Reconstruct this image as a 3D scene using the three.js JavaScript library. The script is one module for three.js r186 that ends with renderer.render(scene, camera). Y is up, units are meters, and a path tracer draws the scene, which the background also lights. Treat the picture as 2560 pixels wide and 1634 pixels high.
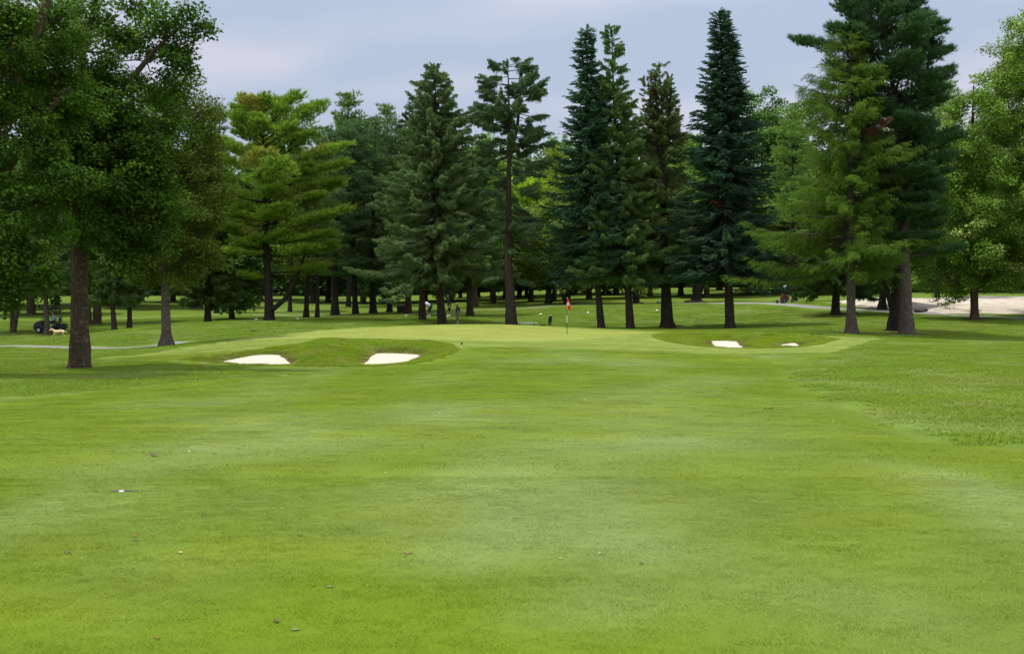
import * as THREE from 'three';
import { mergeGeometries } from 'three/addons/utils/BufferGeometryUtils.js';
import { MarchingCubes } from 'three/addons/objects/MarchingCubes.js';
import { RoundedBoxGeometry } from 'three/addons/geometries/RoundedBoxGeometry.js';

// ---------------------------------------------------------------- camera, sky, sun, exposure
const scene = new THREE.Scene();
const F = 3826, CX = 1280, CY = 817, EYE = 1.65, HORIZON = 742;      // the photograph's lens, in its own pixels
const camera = new THREE.PerspectiveCamera(2 * Math.atan(CY / F) * 180 / Math.PI, 2560 / 1634, 0.1, 2000);
const PITCH = -Math.atan((CY - HORIZON) / F);
camera.position.set(0, EYE, 0);
camera.rotation.x = PITCH;

const renderer = new THREE.WebGLRenderer({ antialias: true });
renderer.toneMapping = THREE.LinearToneMapping;
renderer.toneMappingExposure = 1.6;
renderer.shadowMap.enabled = true;

const SUN_DIR = new THREE.Vector3(-0.52, 1.6, -0.16).normalize();
const sun = new THREE.DirectionalLight(new THREE.Color().setRGB(1, 0.955, 0.86), 3.1);
sun.name = 'sun';
sun.position.copy(SUN_DIR).multiplyScalar(260);
sun.target.position.set(0, 0, -70);
sun.position.add(sun.target.position);
sun.castShadow = true;
sun.shadow.radius = 8;                                            // thin high cloud spreads the sun
Object.assign(sun.shadow.camera, { left: -90, right: 90, top: 110, bottom: -90, near: 10, far: 600 });
sun.shadow.mapSize.set(4096, 4096);
scene.add(sun, sun.target);

// ---------------------------------------------------------------- small tools
function rng(seed) {
  let s = seed | 0;
  return () => { s = (s + 0x6d2b79f5) | 0; let t = Math.imul(s ^ (s >>> 15), 1 | s); t = (t + Math.imul(t ^ (t >>> 7), 61 | t)) ^ t; return ((t ^ (t >>> 14)) >>> 0) / 4294967296; };
}
const clamp = (x, a = 0, b = 1) => Math.min(b, Math.max(a, x)), lerp = (a, b, t) => a + (b - a) * t;
const sstep = (a, b, x) => { const t = clamp((x - a) / (b - a)); return t * t * (3 - 2 * t); };
const PERM = (() => { const r = rng(7), p = [...Array(256).keys()]; for (let i = 255; i > 0; i--) { const j = Math.floor(r() * (i + 1)); [p[i], p[j]] = [p[j], p[i]]; } return p.concat(p); })();
const hash2 = (i, j) => PERM[(PERM[i & 255] + j) & 255] / 255;
function vnoise(x, y) {
  const i = Math.floor(x), j = Math.floor(y), u = x - i, v = y - j, a = u * u * (3 - 2 * u), b = v * v * (3 - 2 * v);
  return lerp(lerp(hash2(i, j), hash2(i + 1, j), a), lerp(hash2(i, j + 1), hash2(i + 1, j + 1), a), b);
}
function fbm(x, y, n = 4) { let s = 0, a = 0.5, t = 0; for (let k = 0; k < n; k++) { s += a * vnoise(x, y); t += a; a *= 0.5; x = x * 2.03 + 11.7; y = y * 2.03 + 5.3; } return s / t; }
const RGB = (r, g, b) => new THREE.Color().setRGB(r, g, b);
const V3 = (x, y, z) => new THREE.Vector3(x, y, z);
const taken = {};
function numbered(name) { const n = taken[name] ?? 0; taken[name] = n + 1; return n ? name + '_' + String(n).padStart(3, '0') : name; }
function shadows(o) { o.traverse((c) => { if (c.isMesh) { c.castShadow = true; c.receiveShadow = true; } }); return o; }
function tag(o, label, category, group, kind) {
  o.userData.label = label; o.userData.category = category;
  if (group) o.userData.group = group;
  if (kind) o.userData.kind = kind;
  return o;
}
function thing(name, label, category, x, y, z, turn = 0, group) {
  const o = new THREE.Group();
  o.name = numbered(name); o.position.set(x, y, z); o.rotation.y = turn;
  scene.add(tag(o, label, category, group));
  return o;
}
function part(name, geometry, material, parent) {
  const m = new THREE.Mesh(Array.isArray(geometry) ? join(geometry) : geometry, material);
  m.name = name; m.castShadow = m.receiveShadow = true; parent.add(m);
  return m;
}
function single(name, geometry, material, label, category, x, y, z, group) {
  const m = part(numbered(name), geometry, material, scene);
  m.position.set(x, y, z);
  return tag(m, label, category, group);
}
function join(list) {
  return mergeGeometries(list.map((g) => { g = g.index ? g.toNonIndexed() : g; for (const k of Object.keys(g.attributes)) if (!['position', 'normal', 'uv'].includes(k)) g.deleteAttribute(k); return g; }));
}
// a pixel of the photograph at the distance d along the view gives a point
function at(px, py, d) {
  const x = (px - CX) / F, y = (CY - py) / F, c = Math.cos(PITCH), s = Math.sin(PITCH);
  const yy = y * c + s, zz = y * s - c, k = d / -zz;
  return V3(x * k, EYE + yy * k, -d);
}
const plan = (px, d) => [(px - CX) / F * d, d];                      // place on the ground plan: x and distance

// ---------------------------------------------------------------- sky: thin bright cloud over pale blue
{
  const W = 1024, H = 512, data = new Float32Array(W * H * 4);
  for (let r = 0; r < H; r++) {
    const el = ((r + 0.5) / H - 0.5) * Math.PI, e = Math.max(0, Math.sin(el));
    for (let c = 0; c < W; c++) {
      const az = ((c + 0.5) / W - 0.5) * 2 * Math.PI, x = Math.cos(az) * Math.cos(el), z = Math.sin(az) * Math.cos(el);
      const k = 1 / (e + 0.22), n = fbm(x * k * 0.9 + 31.4, z * k * 1.7 + 7.2, 3), n2 = fbm(x * k * 3.1 + 3.4, z * k * 7 + 17.2, 4);
      let cl = 0.1 + 0.9 * sstep(0.36, 0.62, n * 0.72 + n2 * 0.28);
      cl = Math.max(cl, 0.9 * Math.exp(-e * 8.5), 0.85 * sstep(0.15, 0.5, e));
      // a veil of cloud, brighter overhead than at the horizon as under any thin overcast
      const up = 1 + 1.7 * sstep(0.12, 0.95, e), blue = [0.255 * up, 0.322 * up, 0.430 * up], white = [0.425 * up, 0.433 * up, 0.500 * up];
      const o = (r * W + c) * 4;
      for (let q = 0; q < 3; q++) data[o + q] = lerp(blue[q], white[q], cl);
      data[o + 3] = 1;
    }
  }
  const t = new THREE.DataTexture(data, W, H, THREE.RGBAFormat, THREE.FloatType);
  t.mapping = THREE.EquirectangularReflectionMapping; t.magFilter = THREE.LinearFilter; t.needsUpdate = true;
  scene.background = t; scene.environment = t;
}

// ---------------------------------------------------------------- the lie of the land: a thin-plate surface through surveyed points
const survey = [];
const W = (x, d, h) => survey.push([x, d, h]);
const P = (px, py, d) => { const p = at(px, py, d); survey.push([p.x, d, p.y]); };
for (const x of [-60, -18, 0, 18, 60]) { W(x, -30, 0.2); W(x, -8, 0.05); }
W(-8, 6, 0); W(0, 6, 0); W(8, 6, 0); W(-5, 14, -0.12); W(5, 14, -0.12); W(0, 14, -0.1); W(-7, 22, -0.36); W(0, 22, -0.3); W(7, 22, -0.36);
W(-10, 30, -0.62); W(0, 32, -0.5); W(10, 31, -0.47); W(0, 42, -0.62); W(0, 51, -0.63); W(7, 42, -0.6);
W(-40, 30, -0.7); W(40, 30, -0.3); W(-55, 60, -1.2); W(55, 60, -0.4);
P(0, 985, 38.6); P(0, 940, 47); P(192, 921, 52); P(100, 905, 58); P(0, 888, 72); P(330, 903, 58); P(480, 908, 55); P(640, 928, 50); P(400, 950, 44);
// left bunker and its bank
P(445, 900, 57); P(540, 908, 55); P(640, 914, 54); P(800, 917, 53); P(950, 917, 53); P(1060, 906, 54.5); P(1146, 872, 60); P(1100, 858, 64.5);
P(1020, 854, 66); P(930, 852.5, 66.5); P(840, 854, 66); P(760, 861, 64); P(690, 868, 62.5); P(600, 880, 60.5); P(520, 891, 59);
// approach and green
P(1300, 876, 60); P(1450, 878, 60); P(1300, 860, 70); P(1500, 862, 68); P(1420, 837.5, 88); P(1300, 843, 82); P(1150, 843, 80); P(900, 843, 78); P(700, 849, 75);
P(640, 842, 84); P(800, 829, 95); P(950, 818, 101); P(1100, 811, 102); P(1280, 810.5, 102); P(1400, 818, 100); P(1500, 824, 98); P(1640, 829, 93);
P(1110, 816, 106); P(1290, 820, 106); P(1502, 822, 106); P(1830, 822, 104.5); P(1672, 821, 107);
// right bunker and the bank behind
P(1632, 838, 81); P(1680, 858, 73); P(1760, 868, 69.5); P(1900, 871, 68); P(2020, 866, 69.5); P(2095, 849, 75); P(2040, 842, 79); P(1950, 838.5, 81); P(1850, 835.5, 83); P(1740, 831, 85);
P(2205, 850, 78); P(2050, 880, 63); P(1975, 921, 49); P(2150, 919, 48.5); P(2300, 918, 48.5); P(2560, 917, 48.5); P(2300, 906, 57); P(2560, 903, 57.5); P(2300, 885, 63); P(2300, 863, 71); P(2450, 858, 76); P(2560, 862, 76);
W(9.5, 53, -0.9); W(14, 53, -0.94); W(18, 53, -0.94); P(2150, 1030, 28); P(2330, 1050, 26.5); P(2500, 1000, 31.5);
// behind the bank, larches, path and the heap of sand
P(2135, 834, 88); P(2290, 834, 90); P(2450, 848, 88); P(2420, 822, 97); P(2434, 802, 105); P(2560, 797, 107); P(2200, 778, 117); P(2050, 782, 116); P(1900, 760, 127); P(1900, 800, 112); P(2000, 815, 102);
P(2300, 788, 111); P(2560, 788, 113); P(2500, 752, 140); P(2150, 755, 135); P(2300, 738, 156); P(2000, 724, 172); P(2560, 735, 165);
// tees beyond the green
P(1118, 812, 112); P(1060, 793.5, 124); P(1000, 794, 122); P(743, 801, 117); P(640, 803, 116); P(531, 805, 114); P(407, 813, 111); P(292, 825, 107);
P(600, 824, 103); P(800, 811, 108); P(980, 803, 114); P(1180, 792, 126); P(1350, 787, 126); P(1500, 785, 126); P(1643, 782, 126); P(1830, 785, 122);
P(800, 790, 140); P(960, 780, 146); P(1100, 775, 146); P(1300, 768, 146); P(1450, 757, 150); P(1600, 758, 150); P(1740, 756, 148); P(700, 768, 160); P(850, 752, 185); P(1000, 750, 190); P(1130, 744, 190); P(1300, 729, 200); P(1500, 731, 185); P(1650, 734, 180);
// the low ground to the left
P(0, 866, 90); P(160, 869, 87.5); P(250, 872, 86); P(395, 867, 87); P(415, 866, 84); P(300, 893, 69); P(372, 880, 75); P(452, 868, 79); P(558, 850, 83); P(145, 849, 105); P(125, 833, 119); P(20, 830, 122); P(300, 845, 97); P(420, 838, 98);
P(240, 813, 130); P(290, 828, 112); P(450, 786, 150); P(600, 790, 140); P(450, 748, 185); P(100, 790, 150);
for (const x of [-180, -90, 0, 90, 180]) { W(x, 260, 2.6); W(x, 420, 3.5); }
W(-110, 130, -0.5); W(110, 130, 1.0); W(-150, 30, -0.5); W(150, 30, 0);
const ground0 = (() => {
  const n = survey.length, m = n + 3, A = Array.from({ length: m }, () => new Float64Array(m + 1)), S = 0.02, ph = (r2) => (r2 > 0 ? r2 * Math.log(r2) : 0);
  const q = survey.map(([x, d]) => [x * S, d * S]);
  for (let i = 0; i < n; i++) {
    for (let j = 0; j < n; j++) A[i][j] = ph((q[i][0] - q[j][0]) ** 2 + (q[i][1] - q[j][1]) ** 2);
    A[i][i] += 0.004;
    A[i][n] = A[n][i] = 1; A[i][n + 1] = A[n + 1][i] = q[i][0]; A[i][n + 2] = A[n + 2][i] = q[i][1]; A[i][m] = survey[i][2];
  }
  for (let c = 0; c < m; c++) {
    let p = c; for (let r = c + 1; r < m; r++) if (Math.abs(A[r][c]) > Math.abs(A[p][c])) p = r;
    [A[c], A[p]] = [A[p], A[c]];
    for (let r = c + 1; r < m; r++) { const k = A[r][c] / A[c][c]; if (k) for (let j = c; j <= m; j++) A[r][j] -= k * A[c][j]; }
  }
  const w = new Float64Array(m);
  for (let r = m - 1; r >= 0; r--) { let s = A[r][m]; for (let j = r + 1; j < m; j++) s -= A[r][j] * w[j]; w[r] = s / A[r][r]; }
  return (x, d) => {
    const X = clamp(x, -180, 180) * S, D = clamp(d, -30, 420) * S;
    let s = w[n] + w[n + 1] * X + w[n + 2] * D;
    for (let i = 0; i < n; i++) s += w[i] * ph((X - q[i][0]) ** 2 + (D - q[i][1]) ** 2);
    return s;
  };
})();
function hit(px, py, from = 4) {                                     // where the ray through a pixel meets the bare land
  const a = at(px, py, 1), slope = a.y - EYE;
  for (let d = from; d < 300; d += 0.2) if (EYE + slope * d < ground0(a.x * d, d)) return [a.x * d, d];
  return [a.x * 300, 300];
}
// ---------------------------------------------------------------- mown areas, as outlines on the ground plan
function smoothLoop(pts, n = 6) {
  const out = [], N = pts.length;
  for (let i = 0; i < N; i++) {
    const [a, b, c, d] = [pts[(i + N - 1) % N], pts[i], pts[(i + 1) % N], pts[(i + 2) % N]];
    for (let k = 0; k < n; k++) {
      const t = k / n, t2 = t * t, t3 = t2 * t;
      out.push([0, 1].map((q) => 0.5 * (2 * b[q] + (c[q] - a[q]) * t + (2 * a[q] - 5 * b[q] + 4 * c[q] - d[q]) * t2 + (3 * b[q] - a[q] - 3 * c[q] + d[q]) * t3)));
    }
  }
  return out;
}
function loopSdf(pts) {
  const xs = pts.map((p) => p[0]), ys = pts.map((p) => p[1]), x0 = Math.min(...xs), x1 = Math.max(...xs), y0 = Math.min(...ys), y1 = Math.max(...ys), N = pts.length;
  return (x, y) => {
    const bx = Math.max(x0 - x, 0, x - x1), by = Math.max(y0 - y, 0, y - y1);
    if (bx > 2 || by > 2) return Math.max(bx, by);
    let best = 1e9, inside = false;
    for (let i = 0, j = N - 1; i < N; j = i++) {
      const ax = pts[j][0], ay = pts[j][1], dx = pts[i][0] - ax, dy = pts[i][1] - ay;
      const t = clamp(((x - ax) * dx + (y - ay) * dy) / (dx * dx + dy * dy || 1)), ex = x - ax - dx * t, ey = y - ay - dy * t;
      best = Math.min(best, ex * ex + ey * ey);
      if ((pts[i][1] > y) !== (ay > y) && x < ((ax - pts[i][0]) * (y - pts[i][1])) / (ay - pts[i][1]) + pts[i][0]) inside = !inside;
    }
    return Math.sqrt(best) * (inside ? -1 : 1);
  };
}
function lineSdf(pts, half) {
  const xs = pts.map((p) => p[0]), ys = pts.map((p) => p[1]), x0 = Math.min(...xs), x1 = Math.max(...xs), y0 = Math.min(...ys), y1 = Math.max(...ys);
  return (x, y) => {
    const bx = Math.max(x0 - x, 0, x - x1), by = Math.max(y0 - y, 0, y - y1);
    if (bx > 4 || by > 4) return Math.max(bx, by);
    let best = 1e9;
    for (let i = 1; i < pts.length; i++) {
      const ax = pts[i - 1][0], ay = pts[i - 1][1], dx = pts[i][0] - ax, dy = pts[i][1] - ay, t = clamp(((x - ax) * dx + (y - ay) * dy) / (dx * dx + dy * dy)), ex = x - ax - dx * t, ey = y - ay - dy * t;
      best = Math.min(best, ex * ex + ey * ey);
    }
    return Math.sqrt(best) - half;
  };
}
const L = (list) => list.map(([px, d]) => plan(px, d));
const bankL = loopSdf(smoothLoop(L([[445, 57], [520, 55.3], [640, 53.8], [800, 53], [950, 53], [1060, 54.4], [1122, 57], [1146, 60], [1128, 63], [1080, 65.2], [1000, 66.6], [900, 66.8], [800, 65.4], [720, 63.5], [640, 61.5], [560, 59.8], [490, 58.4]])));
const bankR = loopSdf(smoothLoop(L([[1632, 81], [1650, 76], [1700, 72.3], [1780, 69.4], [1880, 68], [1980, 68.6], [2050, 71], [2095, 75], [2080, 77.5], [2030, 79.6], [1950, 81.3], [1850, 83], [1740, 85], [1670, 85]])));
const sandLs = [
  loopSdf(smoothLoop(L([[538, 57.6], [580, 56.4], [640, 55.2], [700, 54.8], [738, 55], [742, 56.2], [722, 57.4], [706, 59.2], [690, 60.4], [650, 60.4], [600, 59.5], [560, 58.5]]))),
  loopSdf(smoothLoop(L([[909, 55.8], [960, 56], [1010, 57.2], [1048, 59.2], [1036, 60.6], [990, 61.4], [950, 61.6], [932, 60], [920, 58]]))),
];
const sandRs = [
  loopSdf(smoothLoop(L([[1808, 70.4], [1850, 70.2], [1860, 71], [1852, 74.5], [1838, 77], [1800, 77.3], [1780, 77], [1790, 74]]))),
  loopSdf(smoothLoop(L([[1944, 71.4], [1970, 71.2], [1992, 71.8], [2000, 74], [1988, 75.6], [1965, 75.4], [1952, 74]]))),
];
const sands = [...sandLs, ...sandRs], sandSdf = (x, d) => Math.min(...sands.map((f) => f(x, d)));
const greenSdf = loopSdf(smoothLoop([plan(628, 82), plan(660, 79), plan(760, 77), plan(900, 75.5), plan(1060, 74), plan(1200, 74), plan(1350, 75), plan(1480, 78), plan(1590, 83), plan(1640, 91), plan(1560, 96.3), plan(1480, 98.3), plan(1400, 100), plan(1280, 102), plan(1100, 102), plan(950, 101), plan(800, 95), plan(690, 88)]));
const fairPts = [
  [-4, -6], [4.5, -6], [7.5, 10], ...[[2700, 1145], [2560, 1129], [2450, 1117], [2340, 1100], [2240, 1070], [2150, 1030], [2060, 988], [1995, 954]].map(([a, b]) => hit(a, b)), plan(1972, 47.5), plan(1984, 51), plan(2050, 58), plan(2130, 68), plan(2175, 74), plan(2215, 78),
  plan(2140, 80.5), plan(2050, 82.3), plan(1900, 84.8), plan(1760, 88), plan(1660, 93.5), plan(1560, 98), plan(1400, 101.6), plan(1280, 103.3), plan(1100, 103.3), plan(940, 102.2), plan(780, 96.6), plan(660, 88.5),
  plan(600, 83.5), plan(540, 80.5), plan(452, 76.5), plan(372, 71.5), plan(290, 66), plan(232, 60.5), plan(300, 57.6), plan(380, 56), plan(480, 54), plan(560, 51.5), plan(640, 49.2), plan(722, 46.8), plan(660, 45.2), plan(560, 43.8), plan(400, 41.2), plan(200, 38.2), plan(0, 36), plan(-200, 33), [-13, 22], [-10, 8]];
const fairSdf = loopSdf(smoothLoop(fairPts, 4));
const pathLine = (list) => list.map(([px, py, d]) => { const p = at(px, py, d); return [p.x, d]; });
const pathSdfs = [
  lineSdf(pathLine([[-300, 864, 92], [0, 866, 90], [80, 867, 89], [160, 869, 87.7], [220, 871, 87], [280, 872.5, 86.2], [340, 871, 86.3], [395, 867.5, 87.2], [440, 862, 90]]), 0.75),
  lineSdf(pathLine([[2900, 805, 104], [2560, 797.5, 107.5], [2434, 792, 110], [2300, 785, 113.5], [2200, 778, 117], [2050, 768, 122], [1960, 761, 126], [1880, 757, 129], [1780, 752, 136], [1700, 750, 142]]), 0.8),
  lineSdf(pathLine([[640, 784, 142], [900, 789, 137], [1000, 788, 138], [1100, 782, 140], [1200, 778, 141], [1300, 773, 143], [1400, 767, 146], [1500, 764, 148]]), 0.45),
];
const pathSdf = (x, d) => Math.min(...pathSdfs.map((f) => f(x, d)));
const wasteSdf = loopSdf(smoothLoop(L([[2080, 131], [2130, 124.5], [2250, 117], [2330, 113], [2450, 113.5], [2560, 113.5], [2800, 112], [2900, 125], [2800, 138], [2560, 144], [2400, 143], [2250, 140], [2120, 137]]), 4));
// the last word on height: banks, faces and floors of the bunkers, the rough standing above the mown turf
function ground(x, d) {
  let h = ground0(x, d);
  const inBank = Math.min(bankL(x, d), bankR(x, d));
  const s = inBank < 1 ? sandSdf(x, d) : 9;
  if (inBank < 0.6) {
    const lump = sstep(0.1, -0.5, inBank);
    h += lump * (0.05 * (x < 0 ? sstep(57, 63, d) : sstep(73, 80, d)) + (x < 0 ? 0.13 : 0.22) * (fbm(x * 0.9 + 4, d * 0.9, 3) - 0.5));
    h -= 0.13 * sstep(-0.15, -1.3, inBank) * (x < 0 ? sstep(62, 56, d) : sstep(80, 72, d)) * (x < 0 ? 0.5 : 1);
    h -= 0.13 * sstep(1.5, 0.25, s) * sstep(-0.05, -0.7, inBank);
    // the turf between the sands bulges, the sand lies below it
    const face = sstep(0.42, 0.0, s + 0.14 * (fbm(x * 2.3 + 9, d * 2.3, 2) - 0.5));
    const floorH = x < 0 ? -0.80 : -0.64;
    const rise = x < 0 ? sstep(55, 61.5, d) * 0.16 : sstep(70, 77, d) * 0.15;
    const floor = Math.min(floorH + rise + 0.02 * fbm(x * 1.5, d * 1.5, 3), h - 0.03);
    h = lerp(h, floor, face * sstep(0.1, -0.4, inBank));
    const ridge = x < 0 ? ridgeSdf(x, d) : 9;
    h += 0.12 * Math.exp(-((ridge / 0.9) ** 2)) * sstep(0, 0.5, s) * sstep(0.1, -0.8, inBank);
  }
  const f = fairSdf(x, d);
  h += 0.035 * sstep(0, 0.14, f);
  if (d > 110 && x > 10) { const w = wasteSdf(x, d); if (w < 1.5) h += sstep(0.5, -4, w) * (0.35 + 0.5 * (fbm(x * 0.35, d * 0.35, 4) - 0.4)); }
  if (inBank > 0) h += 0.03 * (fbm(x * 0.5, d * 0.5, 3) - 0.5) * sstep(0, 0.5, inBank);
  return h;
}
const ridgeSdf = lineSdf(L([[748, 54.6], [762, 57], [790, 60.5], [830, 64.5]]), 0);
const groundY = (px, d) => { const [x] = plan(px, d); return ground(x, d); };

// colour of the turf at a place: yellow-green, with paler, greyer streaks where the photograph shows them
const paleSpots = [[1200, 1190, 180, 60, 0.9], [1100, 1290, 170, 60, 0.8], [1350, 1330, 260, 75, 1], [1480, 1230, 200, 70, 0.75], [1600, 1390, 170, 40, 0.5], [1150, 1400, 150, 40, 0.6], [1500, 1500, 200, 55, 0.7], [1440, 1560, 150, 40, 0.5], [700, 1110, 230, 36, 0.85], [900, 1118, 150, 28, 0.5], [1085, 1040, 150, 30, 0.8], [90, 1290, 190, 85, 0.75], [1620, 1105, 330, 36, 0.85], [1580, 1030, 200, 40, 0.65], [1720, 962, 160, 20, 0.5], [2450, 1240, 150, 50, 0.8], [2350, 1200, 110, 40, 0.6], [2540, 1320, 90, 50, 0.6], [620, 1050, 240, 20, 0.55], [420, 1010, 200, 16, 0.5], [1640, 910, 220, 14, 0.5], [1400, 900, 150, 12, 0.5], [1950, 890, 150, 14, 0.4], [2050, 1500, 200, 60, 0.25], [500, 1420, 160, 40, 0.25]]
  .map(([px, py, rx, ry, k]) => { const [x, d] = hit(px, py); return [x, d, rx * d / F, Math.abs(hit(px, py - ry)[1] - hit(px, py + ry)[1]) / 2, k]; });
function turfPale(x, d) {
  let s = 0;
  for (const [a, b, rx, rd, k] of paleSpots) { const q = ((x - a) / rx) ** 2 + ((d - b) / rd) ** 2; if (q < 6) s += k * Math.exp(-q); }
  const n = fbm(x * 0.5 + 40, d * 0.17 + 3, 4), n2 = fbm(x * 2.2, d * 0.8 + 31, 4);
  return clamp(1.0 * s * (0.75 + 0.5 * n2) + 1.3 * (n - 0.44) * (0.8 + 0.4 * n2));
}
const C_FAIR = [0.124, 0.198, 0.007], C_PALE = [0.190, 0.265, 0.070], C_GREEN = [0.280, 0.335, 0.066], C_ROUGH = [0.124, 0.202, 0.017], C_BANK = [0.155, 0.240, 0.014], C_STRAW = [0.26, 0.24, 0.10];
const feet = [[2135, 87.5, 1.5], [2272, 89.5, 1.7], [2240, 93, 1.2], [192, 52, 0.75], [415, 84.5, 0.9], [1105, 111, 0.8], [1280, 107, 0.9], [1672, 108, 1.2], [1830, 104.5, 0.7], [2434, 106, 1.0], [2094, 113, 1], [668, 117, 1], [117, 116.5, 1.2]].map(([px, d, r]) => [...plan(px, d), r]);
function litter(x, d) { let s = 0; for (const [a, b, r] of feet) { const q = Math.hypot(x - a, d - b); if (q < r * 1.6) s = Math.max(s, sstep(r * 1.2, r * 0.45, q * (0.7 + 0.6 * fbm(x * 3, d * 3, 3)))); } return s; }
function turfColor(kind, x, d, out) {
  const n = fbm(x * 0.9 + 13, d * 0.9, 3) - 0.5;
  let c;
  if (kind === 'fairway') { const p = turfPale(x, d), y = sstep(0.55, 0.75, fbm(x * 0.8 + 77, d * 0.5 + 9, 3)); const ap = 0.85 * sstep(13, 10.5, greenSdf(x, d) + 3 * (fbm(x * 0.35 + 2, d * 0.2, 3) - 0.5)); c = [0, 1, 2].map((k) => lerp(lerp(lerp(C_FAIR[k], C_PALE[k], p), [0.172, 0.235, 0.012][k], y * 0.5), [0.245, 0.320, 0.068][k], ap)); }
  else if (kind === 'green') c = C_GREEN;
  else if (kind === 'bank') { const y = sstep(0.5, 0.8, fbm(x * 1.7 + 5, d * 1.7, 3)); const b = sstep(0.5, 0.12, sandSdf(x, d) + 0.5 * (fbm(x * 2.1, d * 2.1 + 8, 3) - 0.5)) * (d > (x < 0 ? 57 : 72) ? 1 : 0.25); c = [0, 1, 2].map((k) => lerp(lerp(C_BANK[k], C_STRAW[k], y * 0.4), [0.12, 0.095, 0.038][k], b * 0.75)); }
  else { const lit = litter(x, d); const y = sstep(0.56, 0.8, fbm(x * 0.33 + 55, d * 0.33, 4)), p = sstep(0.5, 0.75, fbm(x * 0.6 + 3, d * 0.35 + 60, 3)); c = [0, 1, 2].map((k) => lerp(lerp(C_ROUGH[k], C_PALE[k], p * 0.5), C_STRAW[k], y * 0.22)).map((v, k) => lerp(v, [0.105, 0.070, 0.036][k], lit)); }
  const m = 1 + 0.35 * n;
  return out.setRGB(c[0] * m, c[1] * m, c[2] * m);
}

// ---------------------------------------------------------------- ground mesh, cut along the outlines into its mown areas
function noiseTexture(size, fn) {
  const data = new Uint8Array(size * size * 4);
  for (let j = 0; j < size; j++) for (let i = 0; i < size; i++) { const c = fn(i / size, j / size); for (let k = 0; k < 3; k++) data[(j * size + i) * 4 + k] = clamp(c[k]) * 255; data[(j * size + i) * 4 + 3] = 255; }
  const t = new THREE.DataTexture(data, size, size);
  t.wrapS = t.wrapT = THREE.RepeatWrapping; t.magFilter = THREE.LinearFilter; t.needsUpdate = true;
  return t;
}
// noise that repeats without a seam
const tiled = (u, v, f, n = 4) => { const a = fbm(u * f, v * f, n), b = fbm((u - 1) * f, v * f, n), c = fbm(u * f, (v - 1) * f, n), d = fbm((u - 1) * f, (v - 1) * f, n); return lerp(lerp(a, b, u), lerp(c, d, u), v); };
const bumpTurf = noiseTexture(512, (u, v) => { const n = 0.5 * tiled(u, v, 48, 3) + 0.5 * tiled(u, v, 120, 2); return [n, n, n]; });
bumpTurf.repeat.set(0.8, 0.8);
const turfGrain = noiseTexture(512, (u, v) => { const n = 0.80 + 0.22 * (0.4 * tiled(u, v, 20, 4) + 0.6 * tiled(u, v, 110, 2) - 0.5); return [n, n, n * 0.97]; });
turfGrain.colorSpace = THREE.SRGBColorSpace; turfGrain.repeat.set(0.5, 0.5);
const turfMat = new THREE.MeshStandardMaterial({ vertexColors: true, roughness: 1, map: turfGrain, bumpMap: bumpTurf, bumpScale: 0.004 });
turfMat.specularIntensity = 0.2;
const sandGrain = noiseTexture(512, (u, v) => { const a = tiled(u, v, 90, 3), b = tiled(u, v, 10, 3), k = 0.9 + 0.1 * (a - 0.5) + 0.08 * (b - 0.5); return [k, k * 0.955, k * 0.885]; });
sandGrain.colorSpace = THREE.SRGBColorSpace; sandGrain.repeat.set(0.7, 0.7);
const sandMat = new THREE.MeshStandardMaterial({ color: RGB(0.535, 0.505, 0.465), roughness: 1, map: sandGrain, bumpMap: bumpTurf, bumpScale: 0.02 });
const wasteGrain = noiseTexture(1024, (u, v) => {
  const a = tiled(u, v, 9, 4), b = tiled(u, v, 60, 3), c = sstep(0.56, 0.7, tiled(u, v, 14, 4)), k = 0.8 + 0.2 * (b - 0.5) + 0.16 * (a - 0.5);
  return [lerp(k, 0.5, c * 0.7), lerp(k * 0.955, 0.42, c * 0.7), lerp(k * 0.87, 0.35, c * 0.7)];
});
wasteGrain.colorSpace = THREE.SRGBColorSpace; wasteGrain.repeat.set(0.09, 0.09);
const wasteMat = new THREE.MeshStandardMaterial({ color: RGB(0.62, 0.60, 0.57), roughness: 1, map: wasteGrain, bumpMap: bumpTurf, bumpScale: 0.04 });
const pathGrain = noiseTexture(512, (u, v) => { const a = tiled(u, v, 100, 2), b = tiled(u, v, 12, 3), k = 0.62 + 0.2 * (a - 0.5) + 0.12 * (b - 0.5); return [k, k * 0.985, k * 0.95]; });
pathGrain.colorSpace = THREE.SRGBColorSpace;
const pathMat = new THREE.MeshStandardMaterial({ color: RGB(0.42, 0.42, 0.43), roughness: 0.95, map: pathGrain });

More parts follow.
